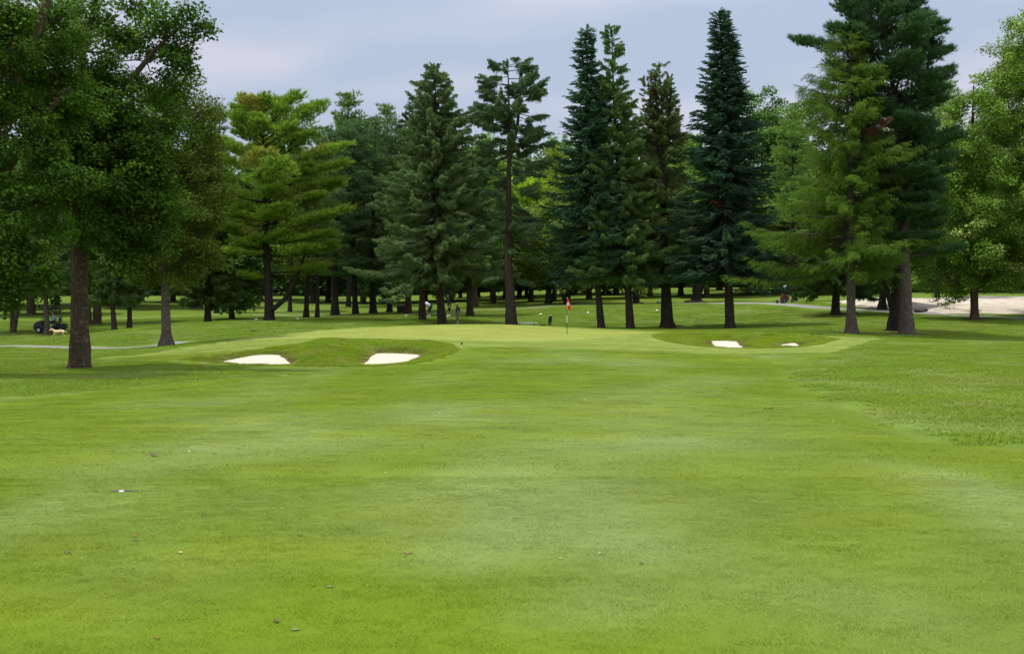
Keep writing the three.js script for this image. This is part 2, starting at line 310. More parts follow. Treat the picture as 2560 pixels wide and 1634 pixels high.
const REGIONS = ['bunker_sand', 'bunker_bank', 'putting_green', 'fairway', 'cart_path', 'sand_heap', 'rough'];
{
  const run = (list) => { const out = []; for (let i = 1; i < list.length; i++) { const [a, s] = list[i - 1], b = list[i][0], n = Math.max(1, Math.round((b - a) / s)); for (let k = 0; k < n; k++) out.push(a + ((b - a) * k) / n); } out.push(list[list.length - 1][0]); return out; };
  const xs = run([[-400, 60], [-160, 12], [-60, 1.2], [-32, 0.55], [-14, 0.16], [-1.8, 0.4], [6, 0.2], [18, 0.5], [40, 1.2], [62, 12], [160, 60], [400, 1]]);
  const ds = run([[-120, 30], [-30, 4], [-6, 0.5], [30, 0.35], [51, 0.18], [86, 0.3], [130, 0.6], [160, 2], [210, 10], [300, 40], [620, 1]]);
  const nx = xs.length, nd = ds.length, H = new Float32Array(nx * nd), Sd = Array.from({ length: 6 }, () => new Float32Array(nx * nd));
  for (let j = 0; j < nd; j++) for (let i = 0; i < nx; i++) {
    const k = j * nx + i, x = xs[i], d = ds[j];
    H[k] = ground(x, d);
    const bank = Math.min(bankL(x, d), bankR(x, d));
    Sd[0][k] = bank < 1 ? sandSdf(x, d) : 5;
    Sd[1][k] = bank + 0.05 * (vnoise(x * 5, d * 5) - 0.5); Sd[2][k] = greenSdf(x, d); Sd[3][k] = fairSdf(x, d); Sd[4][k] = pathSdf(x, d); Sd[5][k] = wasteSdf(x, d) + 1.6 * (fbm(x * 0.6, d * 0.6, 3) - 0.5);
  }
  const bins = REGIONS.map(() => ({ p: [], n: [], u: [], c: [] })), col = new THREE.Color();
  const vert = (i, j) => {
    const k = j * nx + i, il = Math.max(i - 1, 0), ir = Math.min(i + 1, nx - 1), jl = Math.max(j - 1, 0), jr = Math.min(j + 1, nd - 1);
    const gx = (H[j * nx + ir] - H[j * nx + il]) / (xs[ir] - xs[il]), gd = (H[jr * nx + i] - H[jl * nx + i]) / (ds[jr] - ds[jl]), l = Math.hypot(gx, 1, gd);
    return [xs[i], H[k], -ds[j], -gx / l, 1 / l, gd / l, ...Sd.map((s) => s[k])];
  };
  const emit = (r, poly) => {
    const b = bins[r], kind = ['sand', 'bank', 'green', 'fairway', 'path', 'waste', 'rough'][r];
    for (let t = 1; t < poly.length - 1; t++) for (const v of [poly[0], poly[t], poly[t + 1]]) {
      b.p.push(v[0], v[1], v[2]); b.n.push(v[3], v[4], v[5]); b.u.push(v[0], v[2]);
      if (r === 1 || r === 2 || r === 3 || r === 6) { turfColor(kind, v[0], -v[2], col); b.c.push(col.r, col.g, col.b); }
    }
  };
  const split = (poly, s) => {
    const inn = [], out = [];
    for (let i = 0; i < poly.length; i++) {
      const a = poly[i], b = poly[(i + 1) % poly.length], fa = a[6 + s], fb = b[6 + s];
      (fa < 0 ? inn : out).push(a);
      if (fa < 0 !== fb < 0) { const t = fa / (fa - fb), m = a.map((q, k) => lerp(q, b[k], t)); inn.push(m); out.push(m); }
    }
    return [inn, out];
  };
  for (let j = 0; j < nd - 1; j++) for (let i = 0; i < nx - 1; i++) {
    const a = vert(i, j), b = vert(i + 1, j), c = vert(i + 1, j + 1), d = vert(i, j + 1);
    for (const tri of [[a, b, c], [a, c, d]]) {
      let rest = tri;
      for (let s = 0; s < 6 && rest.length > 2; s++) {
        let lo = 9, hi = -9; for (const v of rest) { lo = Math.min(lo, v[6 + s]); hi = Math.max(hi, v[6 + s]); }
        if (lo >= 0) continue;
        if (hi < 0) { emit(s, rest); rest = []; break; }
        const [inn, out] = split(rest, s);
        if (inn.length > 2) emit(s, inn);
        rest = out;
      }
      if (rest.length > 2) emit(6, rest);
    }
  }
  const labels = {
    bunker_sand: 'pale raked sand lying in the hollows of the bunkers', bunker_bank: 'shaggy long grass banks around the bunker sand', putting_green: 'pale closely mown putting green around the red flag',
    fairway: 'broad streaky mown fairway running up to the putting green', cart_path: 'narrow grey cart paths winding between the trees', sand_heap: 'long low heap of pale bare sand beside the cart path', rough: 'darker rough grass ground around fairway and under the trees',
  };
  REGIONS.forEach((name, r) => {
    const g = new THREE.BufferGeometry(), b = bins[r];
    g.setAttribute('position', new THREE.Float32BufferAttribute(b.p, 3)); g.setAttribute('normal', new THREE.Float32BufferAttribute(b.n, 3)); g.setAttribute('uv', new THREE.Float32BufferAttribute(b.u, 2));
    if (b.c.length) g.setAttribute('color', new THREE.Float32BufferAttribute(b.c, 3));
    const m = part(name, g, { bunker_sand: sandMat, cart_path: pathMat, sand_heap: wasteMat }[name] ?? turfMat, scene);
    tag(m, labels[name], name.replace('_', ' '), null, 'structure');
  });
}
console.log('ground', Date.now() % 1e7);

// ---------------------------------------------------------------- standing grass: tufts of blades set over every turf
{
  const bladeMat = new THREE.MeshStandardMaterial({ vertexColors: true, roughness: 0.95, side: THREE.DoubleSide });
  bladeMat.specularIntensity = 0.25;
  const patch = (seed, size, n, w, h, lean, tips) => {
    const r = rng(seed), p = [], c = [];
    for (let i = 0; i < n; i++) {
      const x = (r() - 0.5) * size * 1.25, z = (r() - 0.5) * size * 1.25, a = r() * 6.283, hh = h * (0.55 + 0.75 * r()), ww = w * (0.6 + 0.7 * r()), l = lean * hh * (0.3 + r()), b = r() * 6.283;
      p.push(x - Math.cos(a) * ww / 2, -0.004, z - Math.sin(a) * ww / 2, x + Math.cos(a) * ww / 2, -0.004, z + Math.sin(a) * ww / 2, x + Math.cos(b) * l, hh, z + Math.sin(b) * l);
      const t = 0.68 + 0.68 * r(), y = r() < tips ? 1.5 : 1;
      for (let k = 0; k < 3; k++) c.push(t * y * 1.02, t * (y > 1 ? 1.1 : 1), t * (y > 1 ? 1.25 : 1));
    }
    const g = new THREE.BufferGeometry();
    g.setAttribute('position', new THREE.Float32BufferAttribute(p, 3)); g.setAttribute('color', new THREE.Float32BufferAttribute(c, 3));
    return g;
  };
  const bands = [[5, 15, 0.3], [15, 75, 0.6], [75, 140, 1.1]];
  const kinds = {
    fairway: { name: 'fairway_grass', label: 'short upright blades of the mown fairway turf', blades: [[1500, 0.0022, 0.009], [1100, 0.0052, 0.009], [1000, 0.013, 0.011]], lean: 1.7, gain: 1.12 },
    green: { name: 'green_grass', label: 'very short fine blades of the putting green', blades: [[10, 0.003, 0.006], [600, 0.005, 0.006], [700, 0.012, 0.005]], lean: 2.2, gain: 1.1 },
    rough: { name: 'rough_grass', label: 'longer darker blades of the rough grass', blades: [[700, 0.004, 0.03], [900, 0.007, 0.03], [1000, 0.015, 0.03]], lean: 1.6, gain: 1.15 },
    bank: { name: 'bank_grass', label: 'shaggy long blades hanging over the bunker faces', blades: [[10, 0.004, 0.07], [420, 0.009, 0.06], [420, 0.010, 0.06]], lean: 1.3, gain: 1.15, size: 0.6 },
  };
  const lists = {}, r = rng(91), q = new THREE.Quaternion(), up = V3(0, 1, 0), nrm = V3(0, 1, 0), spin = new THREE.Quaternion(), M = new THREE.Matrix4(), col = new THREE.Color();
  bands.forEach(([d0, d1, s0], b) => {
    for (const s of b ? [s0, 0.3] : [s0]) for (let d = d0; d < d1; d += s) for (let x = -0.36 * d - 4; x < 0.36 * d + 4; x += s) {
      if (s < s0 && Math.min(bankL(x, d), bankR(x, d)) > 0) continue;
      const X = x + (r() - 0.5) * s * 0.6, D = d + (r() - 0.5) * s * 0.6;
      const bank = Math.min(bankL(X, D), bankR(X, D)), fair = fairSdf(X, D), fine = s < s0;
      let kind;
      if (bank < -0.1) { if (!fine || sandSdf(X, D) < 0.2) continue; kind = 'bank'; }
      else if (fine || bank < 0.3) continue;
      else if (greenSdf(X, D) < 0) kind = 'green';
      else if (fair < 0) { if (fair > -s * 0.12) continue; kind = 'fairway'; }
      else { if (fair < s * 0.18) continue; if (pathSdf(X, D) < s * 0.6 || wasteSdf(X, D) < 1.2) continue; if (litter(X, D) > 0.5) continue; kind = 'rough'; }
      const key = kind + b, e = 0.15, gx = (ground(X + e, D) - ground(X - e, D)) / (2 * e), gd = (ground(X, D + e) - ground(X, D - e)) / (2 * e);
      nrm.set(-gx, 1, gd).normalize(); q.setFromUnitVectors(up, nrm); spin.setFromAxisAngle(up, r() * 6.283); q.multiply(spin);
      const sc = 0.9 + 0.2 * r();
      M.compose(V3(X, ground(X, D), -D), q, V3(1, sc, 1));
      turfColor(kind, X, D, col);
      const L0 = lists[key] ??= { m: [], c: [], kind, b };
      L0.m.push(...M.elements); const gn = kinds[kind].gain; L0.c.push(col.r * gn, col.g * gn, col.b * gn);
    }
  });
  let total = 0;
  for (const [key, { m, c, kind, b }] of Object.entries(lists)) {
    const K = kinds[kind], [n, w, h] = K.blades[b], size = kind === 'bank' ? 0.3 : bands[b][2];
    const im = new THREE.InstancedMesh(patch(500 + b + kind.length * 7, size, n, w, h, K.lean, 0.12), bladeMat, m.length / 16);
    im.instanceMatrix.array.set(m); im.instanceColor = new THREE.InstancedBufferAttribute(new Float32Array(c), 3);
    im.name = numbered(K.name); im.castShadow = im.receiveShadow = true; total += m.length / 16;
    scene.add(tag(im, K.label, 'grass', null, 'stuff'));
  }
  console.log('grass', total);
}

// ---------------------------------------------------------------- trees
function barkTexture(seed, dark, light, fu, fv) {
  return noiseTexture(256, (u, v) => { const n = Math.abs(tiled(u, v, fu, 3) * 2 - 1), m = vnoise(u * fu * 3 + seed, v * fv), k = clamp(0.25 + 0.9 * n * (0.6 + 0.8 * m)); return [0, 1, 2].map((q) => lerp(dark[q], light[q], k)); });
}
const barkBump = noiseTexture(256, (u, v) => { const n = Math.abs(fbm(Math.sin(u * 6.283) * 3 + 5, v * 3 + Math.cos(u * 6.283) * 3, 4) * 2 - 1); return [n, n, n]; });
function barkMat(seed, dark, light) {
  const t = barkTexture(seed, dark, light, 14, 5); t.colorSpace = THREE.SRGBColorSpace; t.repeat.set(1, 0.6);
  const m = new THREE.MeshStandardMaterial({ map: t, roughness: 1, bumpMap: barkBump, bumpScale: 0.05 }); m.specularIntensity = 0.2; return m;
}
const BARK = { maple: barkMat(1, [0.20, 0.165, 0.13], [0.50, 0.44, 0.36]), spruce: barkMat(2, [0.16, 0.14, 0.12], [0.40, 0.36, 0.31]), pine: barkMat(3, [0.13, 0.115, 0.105], [0.34, 0.31, 0.28]), larch: barkMat(4, [0.26, 0.23, 0.2], [0.50, 0.46, 0.41]) };
const leafMat = (roughness, through) => { const m = new THREE.MeshPhysicalMaterial({ vertexColors: true, roughness, transmission: through, thickness: 0, side: THREE.DoubleSide }); m.specularIntensity = 0.14; return m; };
const LEAF = leafMat(0.85, 0.42), NEEDLE = leafMat(0.8, 0.4), SOFT = leafMat(0.95, 0.4); NEEDLE.specularIntensity = 0.35;

// --- sprays of foliage, each a small geometry that the crowns repeat
class Soup {
  constructor() { this.p = []; this.c = []; }
  tri(a, b, c, k) { this.p.push(...a, ...b, ...c); for (let i = 0; i < 3; i++) this.c.push(k[0], k[1], k[2]); }
  // a needle-clad shoot from a to b: two crossed slivers
  shoot(a, b, w, r, k) {
    const d = V3().subVectors(b, a), s = V3(r() - 0.5, r() - 0.5, r() - 0.5).cross(d).normalize(), t = V3().crossVectors(d, s).normalize(), m = V3().lerpVectors(a, b, 0.35);
    for (const q of [s, t]) {
      const l = m.clone().addScaledVector(q, w), e = m.clone().addScaledVector(q, -w);
      this.tri(a.toArray(), l.toArray(), b.toArray(), k); this.tri(a.toArray(), b.toArray(), e.toArray(), k);
    }
  }
  build() { const g = new THREE.BufferGeometry(); g.setAttribute('position', new THREE.Float32BufferAttribute(this.p, 3)); g.setAttribute('color', new THREE.Float32BufferAttribute(this.c, 3)); return g; }
}
const shade = (r, a = 0.25) => { const t = 1 - a + 2 * a * r(); return [t * (0.92 + 0.16 * r()), t, t * (0.85 + 0.3 * r())]; };
function leafSpray(seed, n, size, spread, flat = 0.7) {               // broad leaves around a twig
  const r = rng(seed), s = new Soup();
  for (let i = 0; i < n; i++) {
    const a = r() * 6.283, e = (r() - 0.5) * 2, q = Math.pow(r(), 0.5) * spread, x = Math.cos(a) * q, z = Math.sin(a) * q, y = e * spread * flat * 0.8;
    const l = size * (0.65 + 0.7 * r()), u = V3(x + (r() - 0.5) * 0.3, -0.1 - 0.5 * r() * spread, z + (r() - 0.5) * 0.3).normalize(), n0 = V3((r() - 0.5) * 1.3, 1, (r() - 0.5) * 1.3).normalize();
    const v = V3().crossVectors(u, n0).normalize(), w = l * (0.38 + 0.15 * r()), o = V3(x, y, z), k = shade(r, 0.22);
    const tip = o.clone().addScaledVector(u, l), m1 = o.clone().addScaledVector(u, l * 0.45).addScaledVector(v, w).addScaledVector(n0, l * 0.1), m2 = o.clone().addScaledVector(u, l * 0.45).addScaledVector(v, -w).addScaledVector(n0, l * 0.1);
    s.tri(o.toArray(), m1.toArray(), tip.toArray(), k); s.tri(o.toArray(), tip.toArray(), m2.toArray(), k);
  }
  return s.build();
}
function spruceSpray(seed, hang) {                                    // a bough end, one unit long, along +x: side shoots all round, most of them hanging
  const r = rng(seed), s = new Soup(), P0 = (t) => V3(t, 0.06 * Math.sin(t * 3) - 0.14 * t * t, 0);
  for (let i = 0; i < 15; i++) {
    const t = 0.02 + 0.92 * ((i + 0.5 * r()) / 15), a = P0(t), L0 = (0.42 - 0.30 * t) * (0.55 + 0.8 * r());
    for (const q of [-1, 1]) {
      const b = a.clone().add(V3(L0 * (0.5 + 0.5 * r()), -L0 * hang * (0.1 + 1.1 * r()) + L0 * 0.15 * r(), q * L0 * (0.45 + 0.6 * r()))); s.shoot(a, b, 0.034, r, shade(r, 0.3));
      const m = a.clone().lerp(b, 0.5); s.shoot(m, m.clone().add(V3(L0 * 0.3 * (r() - 0.2), -0.2 * hang * (0.4 + r()) + 0.08 * (r() - 0.5), q * L0 * 0.35 * r())), 0.028, r, shade(r, 0.3));
    }
    if (r() < 0.5 + 0.3 * hang) s.shoot(a, a.clone().add(V3(L0 * 0.2 * r(), -0.42 * hang * (0.3 + r()) - 0.05, (r() - 0.5) * 0.25)), 0.032, r, shade(r, 0.3));
    if (r() < 0.45) s.shoot(a, a.clone().add(V3(L0 * 0.5, L0 * (0.3 + 0.5 * r()), (r() - 0.5) * 0.25)), 0.03, r, shade(r, 0.3));
  }
  s.shoot(P0(0), P0(0.5), 0.04, r, shade(r)); s.shoot(P0(0.45), P0(1.05), 0.036, r, shade(r));
  return s.build();
}
function pineSpray(seed) {                                            // brushes of long needles turned up, about one unit across
  const r = rng(seed), s = new Soup();
  for (let b = 0; b < 9; b++) {
    const a = r() * 6.283, q = Math.sqrt(r()) * 0.55, o = V3(Math.cos(a) * q, (r() - 0.5) * 0.12, Math.sin(a) * q), ax = V3(Math.cos(a) * 0.7, 0.55 + 0.5 * r(), Math.sin(a) * 0.7).normalize(), k = shade(r, 0.2);
    for (let i = 0; i < 14; i++) {
      const d = ax.clone().multiplyScalar(0.55 + 0.5 * r()).add(V3(r() - 0.5, r() - 0.5, r() - 0.5)).normalize(), l = 0.24 + 0.16 * r(), v = V3(r() - 0.5, r() - 0.5, r() - 0.5).cross(d).normalize().multiplyScalar(0.018), f = o.clone().addScaledVector(ax, 0.14 * r());
      s.tri(f.clone().add(v).toArray(), f.clone().sub(v).toArray(), f.clone().addScaledVector(d, l).toArray(), k);
    }
  }
  return s.build();
}
function larchSpray(seed) {                                           // thin drooping twigs with soft tufts
  const r = rng(seed), s = new Soup();
  for (let b = 0; b < 8; b++) {
    let o = V3(r() * 0.9, 0.02, (r() - 0.5) * 0.5); const dir = V3(0.35 + 0.5 * r(), -0.1 - 0.75 * r(), (r() - 0.5) * 0.9).normalize(), k = shade(r, 0.2);
    for (let i = 0; i < 7; i++) {
      for (let j = 0; j < 3; j++) { const d = V3(r() - 0.5, r() - 0.35, r() - 0.5).normalize(), v = V3(r() - 0.5, r() - 0.5, r() - 0.5).cross(d).normalize().multiplyScalar(0.02), l = 0.07 + 0.05 * r(); s.tri(o.clone().add(v).toArray(), o.clone().sub(v).toArray(), o.clone().addScaledVector(d, l).toArray(), k); }
      o = o.clone().addScaledVector(dir, 0.07 + 0.02 * r());
    }
  }
  return s.build();
}
const SPRAYS = {
  maple: [1, 2, 3].map((k) => leafSpray(k, 40, 0.122, 0.42)), oak: [4, 5, 6].map((k) => leafSpray(k, 36, 0.115, 0.42)), wood: [7, 8].map((k) => leafSpray(k, 34, 0.3, 0.85)),
  spruce: [1, 2, 3].map((k) => spruceSpray(k, 1)), fir: [4, 5, 6].map((k) => spruceSpray(k, 0.25)), pine: [1, 2, 3].map(pineSpray), larch: [1, 2, 3].map(larchSpray),
};
const SPRAY_MAT = { maple: LEAF, oak: LEAF, wood: LEAF, spruce: NEEDLE, fir: NEEDLE, pine: NEEDLE, larch: SOFT };

class Crown {
  constructor(kind, color, vary = 0.22) { this.kind = kind; this.m = SPRAYS[kind].map(() => []); this.c = SPRAYS[kind].map(() => []); this.color = color; this.vary = vary; }
  add(pos, dir, scale, r, tint) {
    const x = dir.clone().normalize(), z = V3().crossVectors(x, Math.abs(x.y) > 0.95 ? V3(1, 0, 0) : V3(0, 1, 0)).normalize(), y = V3().crossVectors(z, x), k = Math.floor(r() * this.m.length), a = (r() - 0.5) * 0.9;
    const y2 = y.clone().multiplyScalar(Math.cos(a)).addScaledVector(z, Math.sin(a)), z2 = V3().crossVectors(x, y2);
    const M = new THREE.Matrix4().makeBasis(x, y2, z2).scale(V3(scale, scale, scale)).setPosition(pos);
    this.m[k].push(M);
    const v = 1 - this.vary + 2 * this.vary * r(), w = 1 + 0.12 * (r() - 0.5), c = tint ?? this.color;
    this.c[k].push(c[0] * v * w, c[1] * v, c[2] * v);
  }
  build(tree) {
    const parent = new THREE.Group(); parent.name = 'crown'; tree.add(parent);
    this.m.forEach((list, k) => {
      if (!list.length) return;
      const im = new THREE.InstancedMesh(SPRAYS[this.kind][k], SPRAY_MAT[this.kind], list.length);
      list.forEach((M, i) => M.toArray(im.instanceMatrix.array, i * 16));
      im.instanceColor = new THREE.InstancedBufferAttribute(new Float32Array(this.c[k]), 3);
      im.name = 'foliage'; im.userData.kind = 'stuff'; im.castShadow = im.receiveShadow = true;
      parent.add(im); COUNT += list.length;
    });
  }
}
let COUNT = 0;
// a tapering, bending tube through points with radii
function limb(pts, radii, sides = 7) {
  const p = [], n = [], u = [], idx = [], N = pts.length; let len = 0, prev = V3(0.3, 0, 1);
  for (let i = 0; i < N; i++) {
    const t = V3().subVectors(pts[Math.min(i + 1, N - 1)], pts[Math.max(i - 1, 0)]).normalize(), a = prev.clone().addScaledVector(t, -prev.dot(t)).normalize(), b = V3().crossVectors(t, a);
    prev = a; if (i) len += pts[i].distanceTo(pts[i - 1]);
    for (let k = 0; k <= sides; k++) {
      const w = (k / sides) * 6.2832, d = a.clone().multiplyScalar(Math.cos(w)).addScaledVector(b, Math.sin(w)), r = typeof radii[i] === 'function' ? radii[i](w) : radii[i];
      p.push(pts[i].x + d.x * r, pts[i].y + d.y * r, pts[i].z + d.z * r); n.push(d.x, d.y, d.z); u.push(k / sides, len);
    }
    if (i) for (let k = 0; k < sides; k++) { const o = i * (sides + 1) + k, q = o - sides - 1; idx.push(q, q + 1, o, o, q + 1, o + 1); }
  }
  const g = new THREE.BufferGeometry();
  g.setAttribute('position', new THREE.Float32BufferAttribute(p, 3)); g.setAttribute('normal', new THREE.Float32BufferAttribute(n, 3)); g.setAttribute('uv', new THREE.Float32BufferAttribute(u, 2)); g.setIndex(idx);
  return g.toNonIndexed();
}
// the trunk: flare at the foot with root swellings, then a slow taper; bend(t) gives sideways drift
function trunkLimb(r, H, rad, top, bend, flare = 1.5, sides = 16, taper = 0.95) {
  const N = 22, pts = [], radii = [], ph = r() * 6, amp = 0.1 + 0.1 * r();
  for (let i = 0; i <= N; i++) {
    const t = Math.pow(i / N, 1.5), y = t * H - 0.12, b = bend(t), base = lerp(rad, top, Math.pow(t, taper));
    pts.push(V3(b[0], y, b[1]));
    const fl = (flare - 1) * rad * Math.exp(-Math.max(0, y) / 0.42), wob = 1 + 0.05 * Math.sin(i * 1.7 + ph);
    radii.push((w) => (base + fl * (1 + amp * 3 * Math.sin(w * 5 + ph) * 0.6)) * wob * (1 + 0.045 * Math.sin(w * 3 + ph + i * 0.5) + 0.03 * Math.sin(w * 7 + i)));
  }
  return limb(pts, radii, sides);
}
function startTree(o) {
  const p = plan(o.px, o.d), y = ground(p[0], p[1]) - 0.02;
  return thing(o.name, o.label, 'tree', p[0], y, -p[1], 0, o.group);
}
const pxm = (d) => d / F;                                             // metres per photo pixel at a distance

// spruces and firs. o: px, d, topY (photo row of the tip), low (row where the boughs begin), half (half width in photo px), shape(t) 0 foot .. 1 tip
function conifer(o) {
  const r = rng(o.seed), T = startTree(o), s = pxm(o.d), base = T.position.y, H = at(o.px, o.topY, o.d).y - base, cb = at(o.px, o.low, o.d).y - base, R = o.half * s, rad = o.trunk * s / 2;
  const lean = (o.lean ?? 0) * s, wob = r() * 6, bend = (t) => [lean * t + 0.12 * Math.sin(t * 5 + wob), 0.12 * Math.sin(t * 4 + wob * 2)], wood = [trunkLimb(r, H * 0.985, rad, 0.025, bend, o.flare ?? 1.3)];
  for (const [dx, hh] of o.leaders ?? []) wood.push(limb([V3(bend(0.6)[0], H * 0.62, bend(0.6)[1]), V3(bend(0.7)[0] + dx * s * 0.6, H * 0.75, 0.15), V3(bend(0.8)[0] + dx * s, hh * H, 0.2)], [rad * 0.4, rad * 0.3, 0.03], 6));
  const kind = o.kind ?? 'spruce', crown = new Crown(kind, o.color), gap = o.gap ?? 0.16, shape = o.shape ?? ((t) => Math.pow(1 - t, 0.8));
  const tips = [[0, 1], ...(o.leaders ?? [])], full = o.full ?? 1;
  const step = 0.33 / (o.dense ?? 1);
  for (const [dx, hh] of tips) {
    const top = H * hh, from = dx ? H * 0.68 : cb;
    for (let y = from; y < top; y += step * (0.75 + 0.5 * r())) {
      const t = clamp((y - cb) / (top - cb)), n = Math.round((dx ? 4 : 6) * full * (0.8 + 0.4 * r())), ph = r() * 6.283;
      for (let k = 0; k < n; k++) {
        const az = ph + (k / n) * 6.283 + (r() - 0.5) * 1.3;
        const holes = fbm(az * 0.9 + o.seed * 3.1, y * 0.55, 2);
        if (holes < gap + 0.12 || r() < gap * 0.6) continue;
        let Lb = (dx ? 0.55 : 1) * R * shape(t) * (0.62 + 0.85 * (holes - 0.2)) * (0.75 + 0.45 * r());
        Lb *= lerp(1, 0.35 + 1.3 * fbm(y * 0.8 + o.seed * 7.3, az * 0.8 + 3, 2), o.rag ?? 0.6);
        if (o.skew) Lb *= 1 + o.skew * Math.cos(az);
        Lb = Math.max(Lb, 0.22);
        const c = bend(clamp(y / H)), start = V3(c[0] + (dx ? dx * s * sstep(0.6, 0.8, y / H) : 0), y + (r() - 0.5) * 0.35, c[1]);
        const up = lerp(o.up0 ?? -0.12, o.up1 ?? 0.55, Math.pow(t, 1.3)) + (r() - 0.5) * 0.34, sag = (o.sag ?? 0.22) * (1 - 0.7 * t), pos = (u) => V3(start.x + Math.cos(az) * Lb * u, start.y + Lb * (up * u - sag * Math.sin(u * 2.6)) , start.z + Math.sin(az) * Lb * u);
        if (Lb > 0.6) wood.push(limb([pos(0), pos(0.35), pos(0.7), pos(1)], [0.012 + 0.012 * Lb, 0.010 + 0.008 * Lb, 0.012, 0.004], 4));
        const sc = o.spray ?? 0.75, m = Math.max(1, Math.round(Lb / (0.23 * sc))), dead = o.dead && r() < o.dead;
        for (let i = 0; i < m; i++) {
          const u = m === 1 ? 0.2 : lerp(o.bare ?? 0.18, 0.93, (i + 0.6 * r()) / m), p = pos(u), q = pos(Math.min(1, u + 0.08)), dir = q.sub(p).normalize(), side = (r() - 0.5) * 1.5 * (1 - 0.6 * u);
          dir.add(V3(-Math.sin(az) * side, -0.1 + (r() - 0.5) * 0.6, Math.cos(az) * side));
          p.y += (r() - 0.6) * 0.22 * Math.min(1, Lb); p.x += (r() - 0.5) * 0.15; p.z += (r() - 0.5) * 0.15;
          crown.add(p, dir, sc * (0.62 + 0.5 * r()) * Math.min(1, 0.45 + Lb * 0.45) * (1.05 - 0.3 * u), r, dead ? [0.13, 0.045, 0.025] : undefined);
        }
      }
    }
    for (let i = 0; i < 5; i++) crown.add(V3(bend(1)[0] + dx * s, top - 0.1 - 0.12 * i, 0), V3((r() - 0.5) * 0.5, 1, (r() - 0.5) * 0.5), 0.28 + 0.05 * i, r);
  }
  for (const [y, az, len, tint] of o.extra ?? []) {                   // single boughs the photograph picks out
    const L0 = len * s, hy = at(o.px, y, o.d).y - base, c = bend(clamp(hy / H));
    wood.push(limb([V3(c[0], hy + 0.2, c[1]), V3(c[0] + Math.cos(az) * L0 * 0.6, hy, c[1] + Math.sin(az) * L0 * 0.6), V3(c[0] + Math.cos(az) * L0, hy - 0.25, c[1] + Math.sin(az) * L0)], [0.05, 0.03, 0.01], 5));
    for (let i = 0; i < 16; i++) { const u = 0.3 + 0.7 * r(); crown.add(V3(c[0] + Math.cos(az) * L0 * u, hy + 0.15 - 0.3 * u, c[1] + Math.sin(az) * L0 * u), V3(Math.cos(az + (r() - 0.5) * 1.6), -0.35, Math.sin(az + (r() - 0.5) * 1.6)), 0.6, r, tint); }
  }
  part('trunk', wood, BARK[o.bark ?? 'spruce'], T);
  crown.build(T);
  return T;
}
// pines: storeys of level boughs ending in brushes that turn up
function pine(o) {
  const r = rng(o.seed), T = startTree(o), s = pxm(o.d), base = T.position.y, H = at(o.px, o.topY, o.d).y - base, cb = at(o.px, o.low, o.d).y - base, R = o.half * s, rad = o.trunk * s / 2, lean = (o.lean ?? 0) * s;
  const bend = (t) => [lean * t * t + 0.15 * Math.sin(t * 4 + o.seed), 0.15 * Math.sin(t * 3 + o.seed * 2)], wood = [trunkLimb(r, H * 0.97, rad, 0.05, bend, o.flare ?? 1.35)], crown = new Crown('pine', o.color, 0.25);
  const shape = o.shape ?? ((t) => Math.pow(Math.sin(Math.PI * clamp(0.18 + 0.8 * t)), 0.6)), step = o.step ?? 0.62, sc = o.spray ?? 0.85;
  const bough = (y, az, Lb, up, tint) => {
    const c = bend(clamp(y / H)), pos = (u, q = 0) => V3(c[0] + Math.cos(az) * Lb * u - Math.sin(az) * q, y + Lb * (up * u + 0.12 * u * u) + 0.05 * Math.sin(u * 9), c[1] + Math.sin(az) * Lb * u + Math.cos(az) * q);
    wood.push(limb([pos(0), pos(0.35), pos(0.7), pos(1)], [0.02 + 0.014 * Lb, 0.016 + 0.01 * Lb, 0.02, 0.008], 5));
    const m = Math.round(Lb * (o.dense ?? 5.2));
    for (let i = 0; i < m; i++) {
      const u = lerp(0.28, 1.02, Math.sqrt((i + r()) / m)), w = Lb * 0.30 * Math.sin(Math.PI * clamp(u * 0.9)) * (r() - 0.5) * 2, p = pos(u, w); p.y += 0.1 * r() + 0.05;
      crown.add(p, V3(Math.cos(az) + (r() - 0.5), 0.05 + (r() - 0.5) * 0.5, Math.sin(az) + (r() - 0.5)), sc * (0.65 + 0.5 * r()), r, tint);
    }
  };
  for (let y = cb; y < H - 0.3; y += step * (0.6 + 0.8 * r())) {
    const t = clamp((y - cb) / (H - cb)), n = 3 + Math.floor(r() * 3), ph = r() * 6.283;
    for (let k = 0; k < n; k++) {
      const az = ph + (k / n) * 6.283 + (r() - 0.5) * 0.8; if (r() < (o.gap ?? 0.12)) continue;
      let Lb = R * shape(t) * (0.55 + 0.55 * r()); if (o.skew) Lb *= 1 + o.skew * Math.cos(az);
      bough(y, az, Math.max(0.4, Lb), lerp(o.up0 ?? 0.0, 0.75, Math.pow(t, 1.6)) + (r() - 0.5) * 0.18, o.straw && r() < o.straw ? o.strawColor : undefined);
    }
  }
  for (let i = 0; i < 10; i++) crown.add(V3(bend(1)[0] + (r() - 0.5) * 0.5, H - 0.7 * r(), bend(1)[1] + (r() - 0.5) * 0.5), V3((r() - 0.5), 1, (r() - 0.5)), sc * 0.7, r);
  for (const [y, az, len, up] of o.extra ?? []) bough(at(o.px, y, o.d).y - base, az, len * s, up ?? 0);
  for (const g of o.wood ?? []) wood.push(limb(g.map(([px, py, dz]) => { const q = at(px, py, o.d); return V3(q.x - T.position.x, q.y - base, dz ?? 0); }), g.map((q) => q[3] * s / 2), 9));
  part('trunk', wood, BARK[o.bark ?? 'pine'], T);
  crown.build(T);
  return T;
}
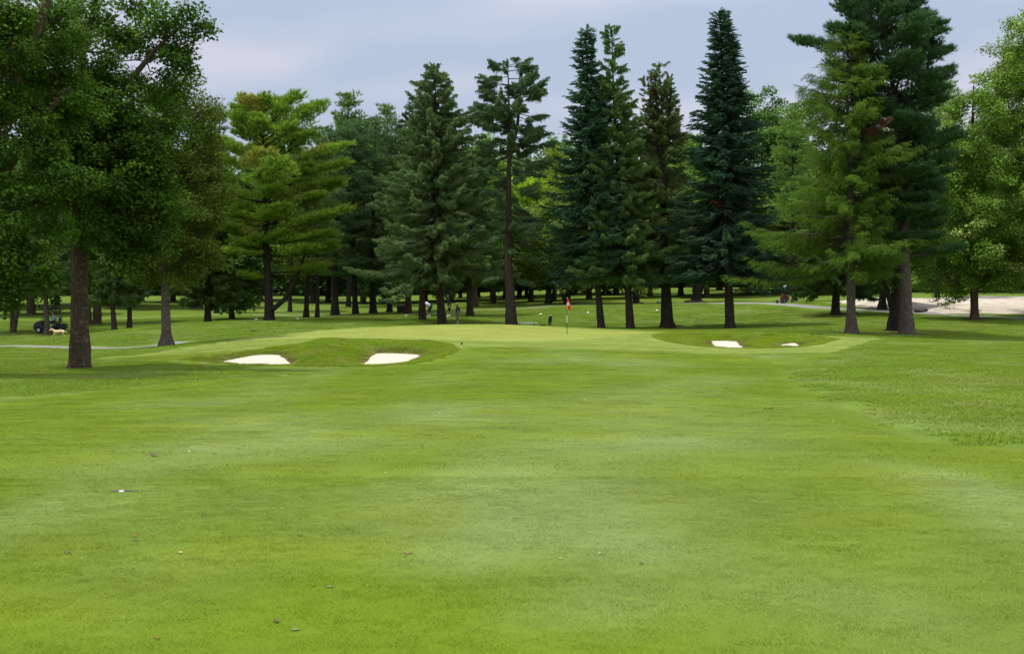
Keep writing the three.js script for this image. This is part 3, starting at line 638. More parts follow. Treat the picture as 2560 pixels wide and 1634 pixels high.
// broad-leaved trees: limbs run to lobes of foliage inside an uneven envelope. o.lobes: [px, py, dz metres, radius px] in the photograph's own pixels at that distance, or made by o.oval
function broad(o) {
  const r = rng(o.seed), T = startTree(o), s = pxm(o.d), base = T.position.y, kind = o.kind ?? 'maple', crown = new Crown(kind, o.color, o.vary ?? 0.28), rad = o.trunk * s / 2;
  const local = (px, py, dz = 0) => { const q = at(px, py, o.d); return V3(q.x - T.position.x, q.y - base, dz); };
  const lobes = (o.lobes ?? []).map(([px, py, dz, pr, dens]) => ({ p: local(px, py, dz), r: pr * s, k: dens ?? 1 }));
  for (const [cx, cy, rx, ry, rz, n, lr] of o.ovals ?? []) {
    const c = local(cx, cy);
    for (let i = 0; i < n; i++) {
      const y = 1 - 2 * (i + 0.5) / n, a = i * 2.399 + r(), q = Math.sqrt(1 - y * y), f = 0.55 + 0.45 * Math.sqrt(r());
      lobes.push({ p: V3(c.x + Math.cos(a) * q * rx * s * f, c.y + y * ry * s * f, c.z + Math.sin(a) * q * rz * s * f), r: lr * s * (0.7 + 0.6 * r()), k: 1 });
    }
  }
  const topY = Math.max(...lobes.map((l) => l.p.y)), fork = o.fork ? at(o.px, o.fork, o.d).y - base : topY * 0.35, lean = (o.lean ?? 0) * s, bend = (t) => [lean * t * t + 0.1 * Math.sin(t * 4 + o.seed), 0.1 * Math.sin(t * 3 + o.seed)];
  const H = topY * 0.8, wood = [trunkLimb(r, H, rad, rad * 0.18, bend, o.flare ?? 1.35, 18, 1.5)];
  // every lobe hangs on the nearest piece of wood that already stands, so limbs fork as they rise
  const stem = []; for (let t = 0.0; t <= 1; t += 0.08) { const y = lerp(Math.min(fork, H * 0.9), H, t), b = bend(y / H); stem.push({ p: V3(b[0], y, b[1]), w: lerp(clamp(rad * 0.45, 0.05, 0.16), 0.05, t) }); }
  for (const g of o.wood ?? []) for (const q of g) stem.push({ p: local(q[0], q[1], q[2]), w: q[3] * s * 0.3 });
  const f0 = V3(0, fork, 0);
  lobes.sort((a, b) => a.p.distanceTo(f0) - b.p.distanceTo(f0));
  for (const l of lobes) {
    let from = stem[0], best = 1e9; for (const q of stem) { const e = q.p.distanceTo(l.p) + Math.max(0, q.p.y - l.p.y) * 0.8; if (e < best) { best = e; from = q; } }
    const a = from.p, w = Math.max(0.03, from.w * 0.7), m = V3().lerpVectors(a, l.p, 0.5).add(V3((r() - 0.5) * 0.4, -0.08 + 0.3 * r(), (r() - 0.5) * 0.4));
    wood.push(limb([a, V3().lerpVectors(a, m, 0.5).add(V3(0, 0.06, 0)), m, l.p], [w, w * 0.85, w * 0.7, w * 0.5], 6));
    stem.push({ p: m, w: w * 0.8 }, { p: l.p, w: w * 0.6 });
    const unit = { maple: 0.42, oak: 0.40, wood: 0.85 }[kind] * (o.spray ?? 1), n = Math.round((o.dense ?? 1) * l.k * 4.6 * Math.pow(l.r / unit, 2.1)) + 4;
    for (let i = 0; i < 5; i++) { const e = l.p.clone().add(V3((r() - 0.5), (r() - 0.4), (r() - 0.5)).multiplyScalar(1.6 * l.r)); wood.push(limb([l.p, V3().lerpVectors(l.p, e, 0.55).add(V3(0, 0.08, 0)), e], [w * 0.35, w * 0.2, 0.006], 4)); }
    const per = 6, subs = Math.max(3, Math.round(n / per)), bright = o.bright ?? 0;
    for (let i = 0; i < subs; i++) {                                  // sprays gather in hanging clusters on the ends of twigs
      const d = V3(r() - 0.5, (r() - 0.5), r() - 0.5).normalize(), q = Math.pow(r(), 0.4), lump = 0.72 + 0.55 * fbm(d.x * 2.2 + l.p.x * 3 + 9, d.y * 2.2 + d.z * 2 + l.p.y, 3), hub = l.p.clone().add(d.clone().multiplyScalar(l.r * q * lump));
      hub.y -= l.r * 0.15 * (d.x * d.x + d.z * d.z);
      const tone = 0.8 + 0.4 * r(), lit = r() < bright, base = lit ? o.brightColor : o.color, tint = base.map((v) => v * tone);
      for (let k = 0; k < per; k++) {
        const p = hub.clone().add(V3((r() - 0.5), -0.7 * r() + 0.15, (r() - 0.5)).multiplyScalar(unit * 1.7));
        if (p.y < 0.3) continue;
        crown.add(p, V3(d.x + (r() - 0.5), 0.1 * d.y - 0.2 * r() + (r() - 0.5) * 0.5, d.z + (r() - 0.5)), (o.spray ?? 1) * (0.6 + 0.6 * r()), r, tint);
      }
    }
  }
  for (const g of o.wood ?? []) wood.push(limb(g.map(([px, py, dz]) => local(px, py, dz)), g.map((q) => q[3] * s / 2), 9));
  part('trunk', wood, BARK[o.bark ?? 'maple'], T);
  crown.build(T);
  return T;
}

// ---- the row of tall conifers behind the green
const C_SPRUCE = [0.165, 0.262, 0.080], C_FIR = [0.090, 0.200, 0.095], C_MAPLE = [0.060, 0.132, 0.009], C_OAK = [0.094, 0.146, 0.014], C_PINE = [0.235, 0.370, 0.028], C_DPINE = [0.100, 0.190, 0.055], C_LARCH = [0.112, 0.200, 0.022];
conifer({ name: 'spruce_tree', label: 'broad drooping spruce whose trunk stands between two of the golfers', seed: 11, px: 1105, d: 111, topY: 162, low: 668, half: 195, trunk: 22, lean: -22, color: C_SPRUCE, shape: (t) => (0.03 + 0.97 * Math.pow(1 - t, 0.78)) * (0.62 + 0.38 * sstep(0, 0.1, t)), dense: 1.15, gap: 0.12, up0: -0.25, sag: 0.2, spray: 0.8 });
conifer({ name: 'spruce_tree', label: 'shorter spruce standing close behind the broad drooping spruce', seed: 12, px: 1052, d: 117, topY: 285, low: 665, half: 118, trunk: 17, color: C_SPRUCE, shape: (t) => Math.pow(1 - t, 0.6), gap: 0.12, up0: -0.2, spray: 0.8 });
conifer({ name: 'spruce_tree', label: 'tall gaunt spruce with long bare trunk and ragged black crown', seed: 13, px: 1280, d: 107, topY: 152, low: 560, half: 108, trunk: 28, lean: -14, color: [0.120, 0.205, 0.075], shape: (t) => (t < 0.3 ? 0.75 : t < 0.62 ? 1 : 1.05 * Math.pow(1 - (t - 0.62) / 0.38, 0.5) + 0.05), skew: 0.25, gap: 0.36, rag: 0.9, dense: 0.95, leaders: [[34, 0.965]], bare: 0.35, up0: -0.05, up1: 0.35, spray: 0.85, flare: 1.45,
  extra: [[430, 0.2, 80], [470, 2.9, 60], [520, 5.5, 70], [560, 1.2, 60], [600, 3.3, 70], [640, 0.1, 70], [655, 4.4, 60], [690, 2.6, 60], [700, 5.9, 55], [585, 2.2, 55], [620, 1.4, 60], [540, 0, 85], [575, 0.6, 75], [610, 5.8, 80]] });
conifer({ name: 'fir_tree', label: 'slender dark fir with dense pointed spire standing close beside a green spruce', seed: 14, px: 1502, d: 106.5, topY: 78, low: 655, half: 150, trunk: 18, lean: -42, kind: 'fir', color: C_FIR, shape: (t) => 0.14 + 0.86 * Math.pow(1 - t, 1.15), gap: 0.04, rag: 0.35, full: 1.35, leaders: [[7, 0.992]], up0: -0.12, up1: 0.3, dense: 1.35, spray: 0.62, dead: 0.006 });
conifer({ name: 'spruce_tree', label: 'tall green spruce with open pointed top beside the slender dark fir', seed: 15, px: 1572, d: 106.5, topY: 70, low: 655, half: 155, trunk: 20, lean: -44, color: [0.165, 0.285, 0.065], shape: (t) => 0.09 + 0.91 * Math.pow(1 - t, 1.15), gap: 0.2, dense: 1.15, up1: 0.7, spray: 0.78 });
conifer({ name: 'spruce_tree', label: 'olive spruce with several rusty leaders at its ragged top', seed: 16, px: 1672, d: 108, topY: 160, low: 650, half: 140, trunk: 30, lean: -26, color: [0.175, 0.255, 0.070], shape: (t) => 0.12 + 0.88 * Math.pow(1 - t, 1.05), gap: 0.2, leaders: [[-38, 0.95], [-20, 0.955], [22, 0.96]], up1: 0.6, spray: 0.72, flare: 1.5, dead: 0.03 });
conifer({ name: 'fir_tree', label: 'tallest blackish fir with twin pointed tips behind the smaller bunker', seed: 17, px: 1830, d: 104.5, topY: 32, low: 655, half: 185, trunk: 24, lean: -34, kind: 'fir', color: [0.075, 0.165, 0.078], shape: (t) => 0.10 + 0.9 * Math.pow(1 - t, 1.05), gap: 0.02, rag: 0.25, full: 1.5, leaders: [[13, 0.998]], up0: -0.22, up1: 0.3, dense: 1.4, spray: 0.66, dead: 0.004,
  extra: [[640, 0.1, 110], [690, 0.3, 110], [700, 2.9, 90], [710, 0.9, 90], [720, 0.05, 135], [705, 6.1, 120]] });
// ---- the bright pine on the left of the row and the stems beside it
pine({ name: 'pine_tree', label: 'bright yellow-green spreading pine with layered boughs and forked foot', seed: 21, px: 668, d: 117, topY: 262, low: 640, half: 178, trunk: 24, lean: -8, color: C_PINE, dense: 11, step: 0.42, spray: 0.95, straw: 0.12, strawColor: [0.34, 0.36, 0.05], skew: 0.22, gap: 0.1, up0: -0.02,
  shape: (t) => (t < 0.12 ? 0.7 : t < 0.5 ? 1 : Math.pow(1 - (t - 0.5) / 0.5, 0.55)) , extra: [[560, 0.1, 210, 0.03], [610, 0.4, 180, 0], [640, 5.9, 170, -0.02], [450, 0.1, 205, 0.06], [480, 6.1, 190, 0.02], [520, 3.0, 120, 0], [590, 3.3, 110, 0.02], [680, 0.3, 150, -0.05], [690, 5.9, 130, -0.03], [700, 2.8, 60, 0]],
  wood: [[[682, 772, 0.1, 14], [708, 752, 0.2, 11], [733, 715, 0.3, 9], [752, 670, 0.4, 7], [770, 620, 0.6, 4]]] });
const grove = 'slim trunks standing in the shade behind the bright pine';
for (const [k, px, d, trunk, topY, half, label] of [
  [0, 728, 150, 10, 430, 80, 'thin pine set far back beside the forked pine'], [1, 766, 131, 14, 400, 90, 'dark straight pine next to the forked pine trunk'],
  [2, 790, 128, 11, 440, 70, 'slim pine paired with the dark straight pine'], [3, 833, 141, 20, 330, 105, 'stout dark pine with wide root flare in the shaded grove'], [4, 886, 143, 15, 310, 85, 'brown-stemmed dark pine between the stout pine and the wooden box'],
  [5, 935, 144, 17, 300, 95, 'dark pine standing two trunks away from the wooden box'], [6, 978, 145, 13, 350, 80, 'slender dark pine just beside the wooden box']])
  pine({ name: 'pine_tree', label, seed: 30 + k, px, d, topY, low: 690, half, trunk, color: k < 3 ? [0.096, 0.173, 0.017] : C_DPINE, dense: 4.6, step: 0.7, group: grove });
conifer({ name: 'spruce_tree', label: 'dark spruce with thick trunk behind the bending golfer', seed: 38, px: 1024, d: 139, topY: 260, low: 680, half: 100, trunk: 17, color: [0.074, 0.141, 0.035], gap: 0.1, spray: 0.9 });
conifer({ name: 'spruce_tree', label: 'grey-stemmed spruce just behind the bending golfer', seed: 39, px: 1052, d: 131, topY: 330, low: 670, half: 90, trunk: 15, color: C_SPRUCE, gap: 0.1, spray: 0.9 });
conifer({ name: 'spruce_tree', label: 'spruce with plain trunk to one side of the boy golfer', seed: 40, px: 1178, d: 127, topY: 345, low: 670, half: 100, trunk: 18, color: C_SPRUCE, gap: 0.12, spray: 0.9 });
// ---- larch, great pine and broad-leaved trees on the right
conifer({ name: 'larch_tree', label: 'feathery yellow-green larch with pale trunk beside the bunker bank', seed: 41, px: 2135, d: 87.5, topY: 92, low: 655, half: 205, trunk: 25, lean: -26, kind: 'larch', bark: 'larch', color: C_LARCH, shape: (t) => 0.06 + 0.94 * Math.pow(1 - t, 0.72), gap: 0.2, rag: 1, dense: 1.2, up0: -0.02, up1: 0.45, sag: 0.12, spray: 1.0, full: 1.2, flare: 1.75, skew: -0.12, dead: 0.004 });
pine({ name: 'pine_tree', label: 'great dark white pine towering over the larch, with grey trunk', seed: 42, px: 2272, d: 89.5, topY: -45, low: 600, half: 148, trunk: 34, lean: -85, color: [0.066, 0.150, 0.042], dense: 12, step: 0.42, gap: 0.06, bark: 'larch', flare: 1.45, shape: (t) => (t < 0.2 ? 0.55 + 1.5 * t : t < 0.6 ? 0.95 : 1.0 * Math.pow(1 - (t - 0.6) / 0.4, 0.45) + 0.1), extra: [[135, 3.1, 230, 0.0], [95, 0.1, 130, 0.1], [160, 0.0, 140, 0.1], [640, 0.1, 130, 0], [655, 3.3, 120, 0]] });
broad({ name: 'maple_tree', label: 'black forked stems crowded against the great pine trunk', seed: 43, px: 2240, d: 93, trunk: 30, fork: 720, color: [0.091, 0.176, 0.019], kind: 'oak', ovals: [[2250, 540, 110, 150, 110, 20, 45]], bark: 'pine', wood: [[[2240, 800, 0.1, 22], [2222, 740, 0.1, 14], [2205, 690, 0, 9], [2195, 640, 0, 5]]], dense: 0.8 });
conifer({ name: 'spruce_tree', label: 'spruce trunk by the cart path behind the larch', seed: 44, px: 2094, d: 113, topY: 300, low: 700, half: 120, trunk: 20, color: [0.091, 0.176, 0.032], gap: 0.1, spray: 0.9, flare: 1.5 });
conifer({ name: 'spruce_tree', label: 'spruce trunk at the edge of the sand heap', seed: 45, px: 2205, d: 119, topY: 320, low: 690, half: 120, trunk: 18, color: [0.078, 0.165, 0.032], gap: 0.1, spray: 0.9, flare: 1.5 });
broad({ name: 'maple_tree', label: 'glossy broad-leaved tree with one dark trunk before the sand heap', seed: 46, px: 2434, d: 106, trunk: 19, fork: 690, color: [0.140, 0.245, 0.026], kind: 'oak', vary: 0.4, bright: 0.05, brightColor: [0.280, 0.363, 0.084], spray: 1.15,
  lobes: [[2535, 90, 0, 45], [2560, 60, 0.6, 50], [2500, 170, 0.5, 55], [2565, 170, -1, 60], [2440, 215, 0.6, 38], [2400, 235, -0.3, 30], [2380, 290, 0.3, 34], [2350, 330, 0, 26]],
  ovals: [[2470, 330, 120, 130, 110, 20, 52], [2470, 500, 160, 150, 140, 34, 56], [2450, 632, 150, 82, 130, 24, 46]] });
broad({ name: 'maple_tree', label: 'leafy tree at the end of the sand heap beyond the glossy tree', seed: 47, px: 2640, d: 112, trunk: 20, fork: 600, color: [0.122, 0.185, 0.022], kind: 'oak', ovals: [[2620, 350, 150, 290, 140, 46, 62], [2600, 620, 110, 90, 110, 14, 55]], spray: 1.2 });
// ---- maples on the left
broad({ name: 'maple_tree', label: 'big maple with stout furrowed trunk at the edge of the fairway', seed: 51, px: 192, d: 52, trunk: 48, fork: 420, flare: 1.38, lean: 18, color: C_MAPLE, bright: 0.035, brightColor: [0.125, 0.225, 0.016], spray: 0.9, dense: 1.45, ovals: [[190, 330, 130, 160, 130, 16, 62], [150, 120, 130, 150, 150, 10, 58], [330, 440, 100, 140, 110, 14, 56]],
  lobes: [[470, 20, 0.5, 42, 0.7], [500, 70, 0.2, 34, 0.6], [430, 60, -0.4, 40, 0.7], [470, 150, 0.3, 30, 0.6], [440, 130, 0.2, 40, 0.7], [400, 30, 0.8, 48, 0.8], [360, 90, -0.6, 52, 0.9], [410, 190, 0, 44], [330, 10, 0.2, 50, 0.8], [300, 160, 0.5, 60], [270, 60, -1, 55], [350, 250, 0.8, 62], [420, 280, -0.2, 48], [270, 280, 1.2, 62], [220, 180, -1.2, 62], [160, 90, 1, 60], [130, 240, -0.8, 62], [200, 330, 1.6, 55], [330, 350, 0.8, 62], [400, 380, 0, 52], [290, 430, 1.4, 58], [360, 470, 0.3, 58], [260, 520, 1.5, 50], [330, 560, 0.5, 55], [250, 600, 0.3, 42], [300, 640, 0.7, 38], [130, 420, 1.2, 55], [100, 530, 0.2, 50], [390, 540, -0.6, 50], [200, 420, -1.8, 60], [330, 180, -2.2, 70], [240, 20, -2.2, 70], [230, 480, -2.2, 60]],
  wood: [[[200, 430, 0, 34], [240, 330, 0.2, 26], [310, 230, 0.3, 18], [390, 130, 0.3, 11], [455, 70, 0.3, 5]], [[196, 420, 0, 30], [185, 280, -0.2, 24], [200, 130, -0.3, 18], [240, 0, 0, 12]], [[370, 160, 0.3, 8], [430, 130, 0.3, 6], [480, 160, 0.3, 3]]] });
broad({ name: 'maple_tree', label: 'leaning maple with bright leaf tips crowding in beside the big maple', seed: 52, px: -150, d: 47, trunk: 62, fork: 380, lean: 330, color: [0.068, 0.142, 0.010], bright: 0.10, brightColor: [0.130, 0.245, 0.018], spray: 0.85, dense: 1.5,
  lobes: [[20, 40, 1.4, 60], [70, 110, 1.3, 50], [100, 20, 1.2, 50], [150, 30, -0.5, 70], [60, 60, -1.2, 90], [110, 200, -1, 80], [30, 130, -1.5, 90], [170, 250, -1, 60], [40, 20, 0.8, 62], [90, 80, 0.2, 55], [-20, 90, 0.5, 75], [60, 170, 0.8, 60], [130, 140, -0.6, 50], [10, 240, 1.2, 66], [90, 270, 0.3, 52], [40, 350, 1.0, 66], [120, 370, 0.2, 46], [-30, 420, 0.6, 80], [60, 450, 1.0, 60], [150, 455, 0.8, 42, 0.8], [200, 445, 0.8, 34, 0.7], [236, 440, 0.8, 18, 0.8], [110, 510, 0.7, 46], [20, 540, 1.0, 66], [90, 590, 0.5, 52], [140, 560, 0.5, 34], [20, 640, 0.8, 58], [85, 670, 0.5, 46], [120, 680, 0.4, 26], [40, 715, 0.5, 38], [-50, 620, 0.2, 80], [-40, 280, -0.4, 80], [0, 730, 0.2, 30], [-120, 480, 0, 95], [-130, 250, 0, 100], [-100, 60, 0, 100]],
  wood: [[[-150, 800, 0, 60], [-90, 560, 0, 54], [-10, 340, 0.6, 46], [60, 180, 0.6, 36], [110, 60, 0.4, 26], [135, -40, 0.2, 18]], [[-20, 380, 0.6, 30], [20, 220, 1.0, 22], [60, 110, 1, 14]]] });
broad({ name: 'oak_tree', label: 'olive oak with pale flaring trunk beside the grey cart path', seed: 53, px: 415, d: 84.5, trunk: 23, fork: 640, flare: 1.9, color: C_OAK, kind: 'oak', spray: 1.1, bark: 'larch',
  ovals: [[440, 330, 100, 140, 100, 26, 42], [430, 500, 140, 120, 120, 34, 44], [420, 625, 120, 60, 100, 20, 34]], lobes: [[540, 560, 0, 36], [560, 480, 0, 36], [520, 640, 0, 32], [350, 660, 0, 34]] });
conifer({ name: 'spruce_tree', label: 'dark spruce behind the olive oak with low sweeping boughs', seed: 54, px: 515, d: 119, topY: 330, low: 735, half: 95, trunk: 17, color: [0.091, 0.152, 0.028], spray: 0.9, gap: 0.08 });
conifer({ name: 'spruce_tree', label: 'small spruce beyond the mound, paired with a twin', seed: 55, px: 283, d: 113, topY: 520, low: 735, half: 58, trunk: 14, color: [0.105, 0.187, 0.035], spray: 0.8, gap: 0.1 });
conifer({ name: 'spruce_tree', label: 'small spruce beyond the mound, nearer the olive oak than its twin', seed: 56, px: 320, d: 115, topY: 540, low: 735, half: 55, trunk: 13, color: [0.078, 0.152, 0.035], spray: 0.8, gap: 0.1 });
broad({ name: 'maple_tree', label: 'twin-stemmed tree in the shade behind the big maple', seed: 57, px: 240, d: 131, trunk: 20, fork: 700, color: [0.118, 0.210, 0.022], kind: 'oak', spray: 1.5, ovals: [[240, 500, 110, 160, 100, 24, 55], [240, 660, 90, 40, 80, 8, 40]], wood: [[[228, 815, 0.3, 12], [222, 760, 0.4, 10], [212, 700, 0.5, 7]]] });
conifer({ name: 'spruce_tree', label: 'bare pale trunk standing before the golf cart', seed: 58, px: 117, d: 116.5, topY: 380, low: 700, half: 80, trunk: 14, color: C_SPRUCE, bark: 'larch', spray: 0.9, gap: 0.1 });
broad({ name: 'maple_tree', label: 'pair of slanting dark stems before the nose of the golf cart', seed: 59, px: 30, d: 121, trunk: 13, fork: 740, color: [0.091, 0.187, 0.019], kind: 'oak', spray: 1.5, ovals: [[20, 560, 110, 160, 100, 24, 55]], wood: [[[36, 829, 0.2, 12], [45, 780, 0.3, 10], [58, 720, 0.3, 7]]] });
broad({ name: 'maple_tree', label: 'wide dark trunk in the gloom behind the golf cart', seed: 60, px: 77, d: 152, trunk: 20, fork: 700, color: [0.078, 0.165, 0.022], kind: 'wood', ovals: [[70, 560, 130, 150, 100, 22, 60]], spray: 0.8 });
// ---- trees on the ground beyond the tees
broad({ name: 'maple_tree', label: 'stout leafy tree behind the tee with blackish trunk', seed: 61, px: 1374, d: 150, trunk: 16, fork: 700, color: [0.132, 0.199, 0.028], kind: 'oak', spray: 1.6, ovals: [[1370, 590, 70, 110, 80, 22, 36]], bark: 'pine' });
broad({ name: 'maple_tree', label: 'forked leaning tree behind the flag', seed: 62, px: 1420, d: 148, trunk: 14, fork: 735, color: [0.105, 0.176, 0.026], kind: 'oak', spray: 1.6, lean: 20, ovals: [[1430, 610, 70, 90, 80, 20, 36]], bark: 'pine', wood: [[[1420, 766, 0, 13], [1408, 742, 0.2, 10], [1398, 712, 0.3, 8], [1392, 680, 0.3, 5]]] });
broad({ name: 'maple_tree', label: 'leaning trunk with brown mulch foot behind the green spruce', seed: 63, px: 1590, d: 147, trunk: 15, fork: 720, lean: -60, color: [0.105, 0.187, 0.026], kind: 'oak', spray: 1.6, ovals: [[1570, 600, 60, 90, 70, 14, 36]], bark: 'pine' });
broad({ name: 'maple_tree', label: 'thick trunk in a brown mulch ring between the olive spruce and the twin-tipped fir', seed: 64, px: 1738, d: 147, trunk: 20, fork: 715, color: [0.091, 0.176, 0.026], kind: 'oak', spray: 1.6, ovals: [[1745, 600, 70, 90, 70, 16, 36]], bark: 'pine', flare: 1.6, wood: [[[1745, 745, 0, 9], [1758, 715, 0.2, 7], [1768, 690, 0.2, 5]]] });
const farRow = 'row of far trunks along the pale fairway beyond the tees';
for (const [k, px, py, w] of [[0, 1150, 748, 7], [1, 1192, 742, 13], [2, 1232, 746, 12], [3, 1300, 742, 10], [4, 1318, 741, 8], [5, 1262, 748, 9]]) {
  const d = 186 - k * 2;
  broad({ name: 'far_tree', label: 'dark far tree with black trunk on the pale distant fairway', seed: 70 + k, px, d, trunk: w, fork: 690, color: [0.105, 0.176, 0.028], kind: 'wood', spray: 0.9, ovals: [[px, 600, 45, 95, 60, 14, 30]], bark: 'pine', flare: 1.5, group: farRow, wood: [[[px, py - 6, 0, w * 0.8], [px + (k % 2 ? 9 : -9), py - 34, 0.2, w * 0.6], [px + (k % 2 ? 16 : -16), py - 70, 0.2, w * 0.3]]] });
}
// ---- the wood behind: each tree that shows a top of its own
for (const [k, type, px, topY, half, d, color, label] of [
  [0, 'pine', 872, 240, 80, 158, [0.158, 0.252, 0.040], 'pine with an airy open top rising above the wood'], [1, 'pine', 972, 268, 62, 163, [0.173, 0.268, 0.052], 'thin-topped pine beside the airy pine'],
  [2, 'broad', 905, 300, 95, 168, [0.158, 0.281, 0.028], 'round leafy tree below the airy pine'], [3, 'broad', 780, 320, 85, 172, [0.158, 0.268, 0.031], 'leafy tree showing over the bright pine shoulder'],
  [4, 'broad', 1190, 352, 78, 150, [0.158, 0.304, 0.024], 'rounded green tree filling the gap behind the broad spruce'], [5, 'broad', 1330, 430, 90, 160, [0.299, 0.450, 0.024], 'sunlit yellow-green tree behind the gaunt spruce'],
  [6, 'pine', 1388, 372, 55, 156, [0.314, 0.421, 0.031], 'light pine top between gaunt spruce and slender fir'], [7, 'broad', 1905, 226, 110, 175, [0.089, 0.182, 0.031], 'very dark round crown behind the twin-tipped fir'],
  [8, 'broad', 2000, 238, 90, 170, [0.094, 0.191, 0.031], 'dark crown filling the wood behind the larch'], [9, 'pine', 1985, 275, 80, 138, [0.190, 0.324, 0.052], 'pale layered pine between twin-tipped fir and larch'],
  [10, 'pine', 2345, 196, 110, 140, [0.109, 0.239, 0.033], 'dark pine between great pine and glossy tree'], [11, 'pine', 545, 268, 38, 150, [0.126, 0.211, 0.033], 'thin spindly pine top beside the bright spreading pine'],
  [12, 'broad', 500, 310, 70, 160, [0.142, 0.239, 0.028], 'leafy crown between olive oak and bright pine'], [13, 'broad', 1270, 560, 80, 172, [0.190, 0.308, 0.024], 'low leafy tree glimpsed behind the gaunt spruce trunk'],
  [14, 'broad', 1700, 330, 80, 168, [0.126, 0.239, 0.028], 'leafy tree glimpsed between olive spruce and twin-tipped fir'], [15, 'broad', 1060, 420, 90, 175, [0.126, 0.239, 0.028], 'leafy tree hidden mostly by the broad drooping spruce'],
  [16, 'broad', 1540, 430, 95, 178, [0.126, 0.239, 0.031], 'leafy tree hidden mostly by the green spruce'], [17, 'broad', 2200, 350, 110, 175, [0.094, 0.198, 0.031], 'dark leafy tree behind the great pine'],
  [18, 'broad', 2400, 300, 110, 178, [0.109, 0.224, 0.031], 'dark leafy tree behind the sand heap'], [19, 'broad', 330, 330, 120, 165, [0.094, 0.198, 0.024], 'shadowy crown behind the olive oak'],
  [20, 'broad', 140, 360, 120, 170, [0.094, 0.198, 0.024], 'shadowy crown behind the golf cart'], [21, 'broad', -30, 380, 120, 165, [0.094, 0.198, 0.024], 'shadowy crown behind the slanting stems'],
  [22, 'broad', 650, 420, 90, 182, [0.126, 0.224, 0.031], 'dark crown behind the bright pine'], [23, 'broad', 580, 560, 70, 132, [0.094, 0.203, 0.031], 'low dark bushy tree between spruce and bright pine'],
  [24, 'broad', 2560, 330, 120, 180, [0.109, 0.224, 0.031], 'dark tree at the far edge of the sand heap'], [25, 'broad', 1800, 420, 90, 185, [0.094, 0.198, 0.031], 'dark tree deep in the wood behind the twin-tipped fir'],
  [26, 'broad', 1430, 480, 80, 182, [0.158, 0.281, 0.028], 'leafy tree deep in the wood behind the flag'], [27, 'broad', 720, 500, 80, 190, [0.109, 0.211, 0.033], 'tree deep in the wood behind the shaded grove'],
  [28, 'broad', 960, 410, 95, 166, [0.103, 0.180, 0.026], 'leafy tree filling the wood behind the slender dark pine'],
  [29, 'broad', 1125, 450, 90, 168, [0.113, 0.210, 0.026], 'leafy tree filling the wood behind the boy golfer'],
  [30, 'broad', 1235, 470, 85, 158, [0.098, 0.200, 0.026], 'mid-green tree filling the gap beside the gaunt spruce'],
  [31, 'broad', 1475, 420, 90, 164, [0.108, 0.190, 0.026], 'mid-green tree filling the wood behind the slender dark fir'],
  [32, 'broad', 1625, 440, 90, 166, [0.118, 0.180, 0.026], 'mid-green tree filling the wood behind the olive spruce'],
  [33, 'broad', 1765, 400, 85, 160, [0.103, 0.210, 0.026], 'mid-green tree filling the gap before the twin-tipped fir'],
  [34, 'broad', 1870, 430, 95, 163, [0.113, 0.200, 0.026], 'mid-green tree filling the wood behind the golf bags'],
  [35, 'broad', 2065, 400, 95, 160, [0.098, 0.190, 0.026], 'mid-green tree filling the wood behind the larch trunk'],
  [36, 'broad', 2290, 420, 100, 166, [0.108, 0.180, 0.026], 'mid-green tree filling the wood behind the dark rock'],
  [37, 'broad', 2480, 430, 100, 170, [0.118, 0.210, 0.026], 'mid-green tree filling the wood above the sand heap'],
  [38, 'broad', 820, 440, 95, 176, [0.103, 0.200, 0.026], 'mid-green tree filling the wood behind the stout dark pine'],
  [39, 'broad', 430, 420, 95, 178, [0.113, 0.190, 0.026], 'mid-green tree filling the wood behind the olive oak trunk'],
]) {
  if (type === 'pine') pine({ name: 'pine_tree', label, seed: 100 + k, px, d, topY, low: 640, half, trunk: 12, color, dense: 4.4, step: 0.75, spray: 1.05, shape: (t) => Math.pow(1 - t, 0.55) * 0.95 + 0.08 });
  else { const low = k === 23 ? 770 : k > 27 ? 715 : 690, cy = (topY + low) / 2, ry = (low - topY) / 2; broad({ name: 'wood_tree', label, seed: 100 + k, px, d, trunk: 13, fork: low - 20, color, kind: 'wood', ovals: [[px, cy - ry * 0.25, half, ry * 0.72, half, Math.round(16 + ry / 14), half * 0.36], [px, cy + ry * 0.5, half * 0.95, ry * 0.45, half, 12, half * 0.36]], dense: 0.95, spray: 0.8 }); }
}
// ---- the far edge of the wood, one dark mass
{
  const T = new THREE.Group(); T.name = 'far_woodland';
  scene.add(tag(T, 'far dark mass of woodland closing the view behind all the trees', 'woodland', null, 'stuff'));
  const crown = new Crown('wood', [0.078, 0.150, 0.036], 0.3), r = rng(777), wood = [];
  for (let i = 0; i < 10000; i++) {
    const x = -120 + 240 * r(), d = 205 + 38 * r(), y0 = ground0(x, d), H = 14 + 7 * fbm(x * 0.12, d * 0.05, 3), y = y0 + (r() < 0.4 ? 0.2 + 3.4 * r() : 2 + H * Math.pow(r(), 0.8));
    crown.add(V3(x, y, -d), V3(r() - 0.5, (r() - 0.5) * 0.6, r() - 0.5), 1.6 + 1.1 * r(), r);
  }
  for (let i = 0; i < 60; i++) { const x = -110 + 220 * r(), d = 203 + 20 * r(), y = ground0(x, d), w = 0.12 + 0.15 * r(); wood.push(limb([V3(x, y - 0.2, -d), V3(x + 0.3 * (r() - 0.5), y + 5, -d), V3(x + (r() - 0.5), y + 11, -d)], [w, w * 0.8, w * 0.4], 6)); }
  part('trunks', wood, BARK.pine, T);
  crown.build(T);
}
console.log('sprays', COUNT);

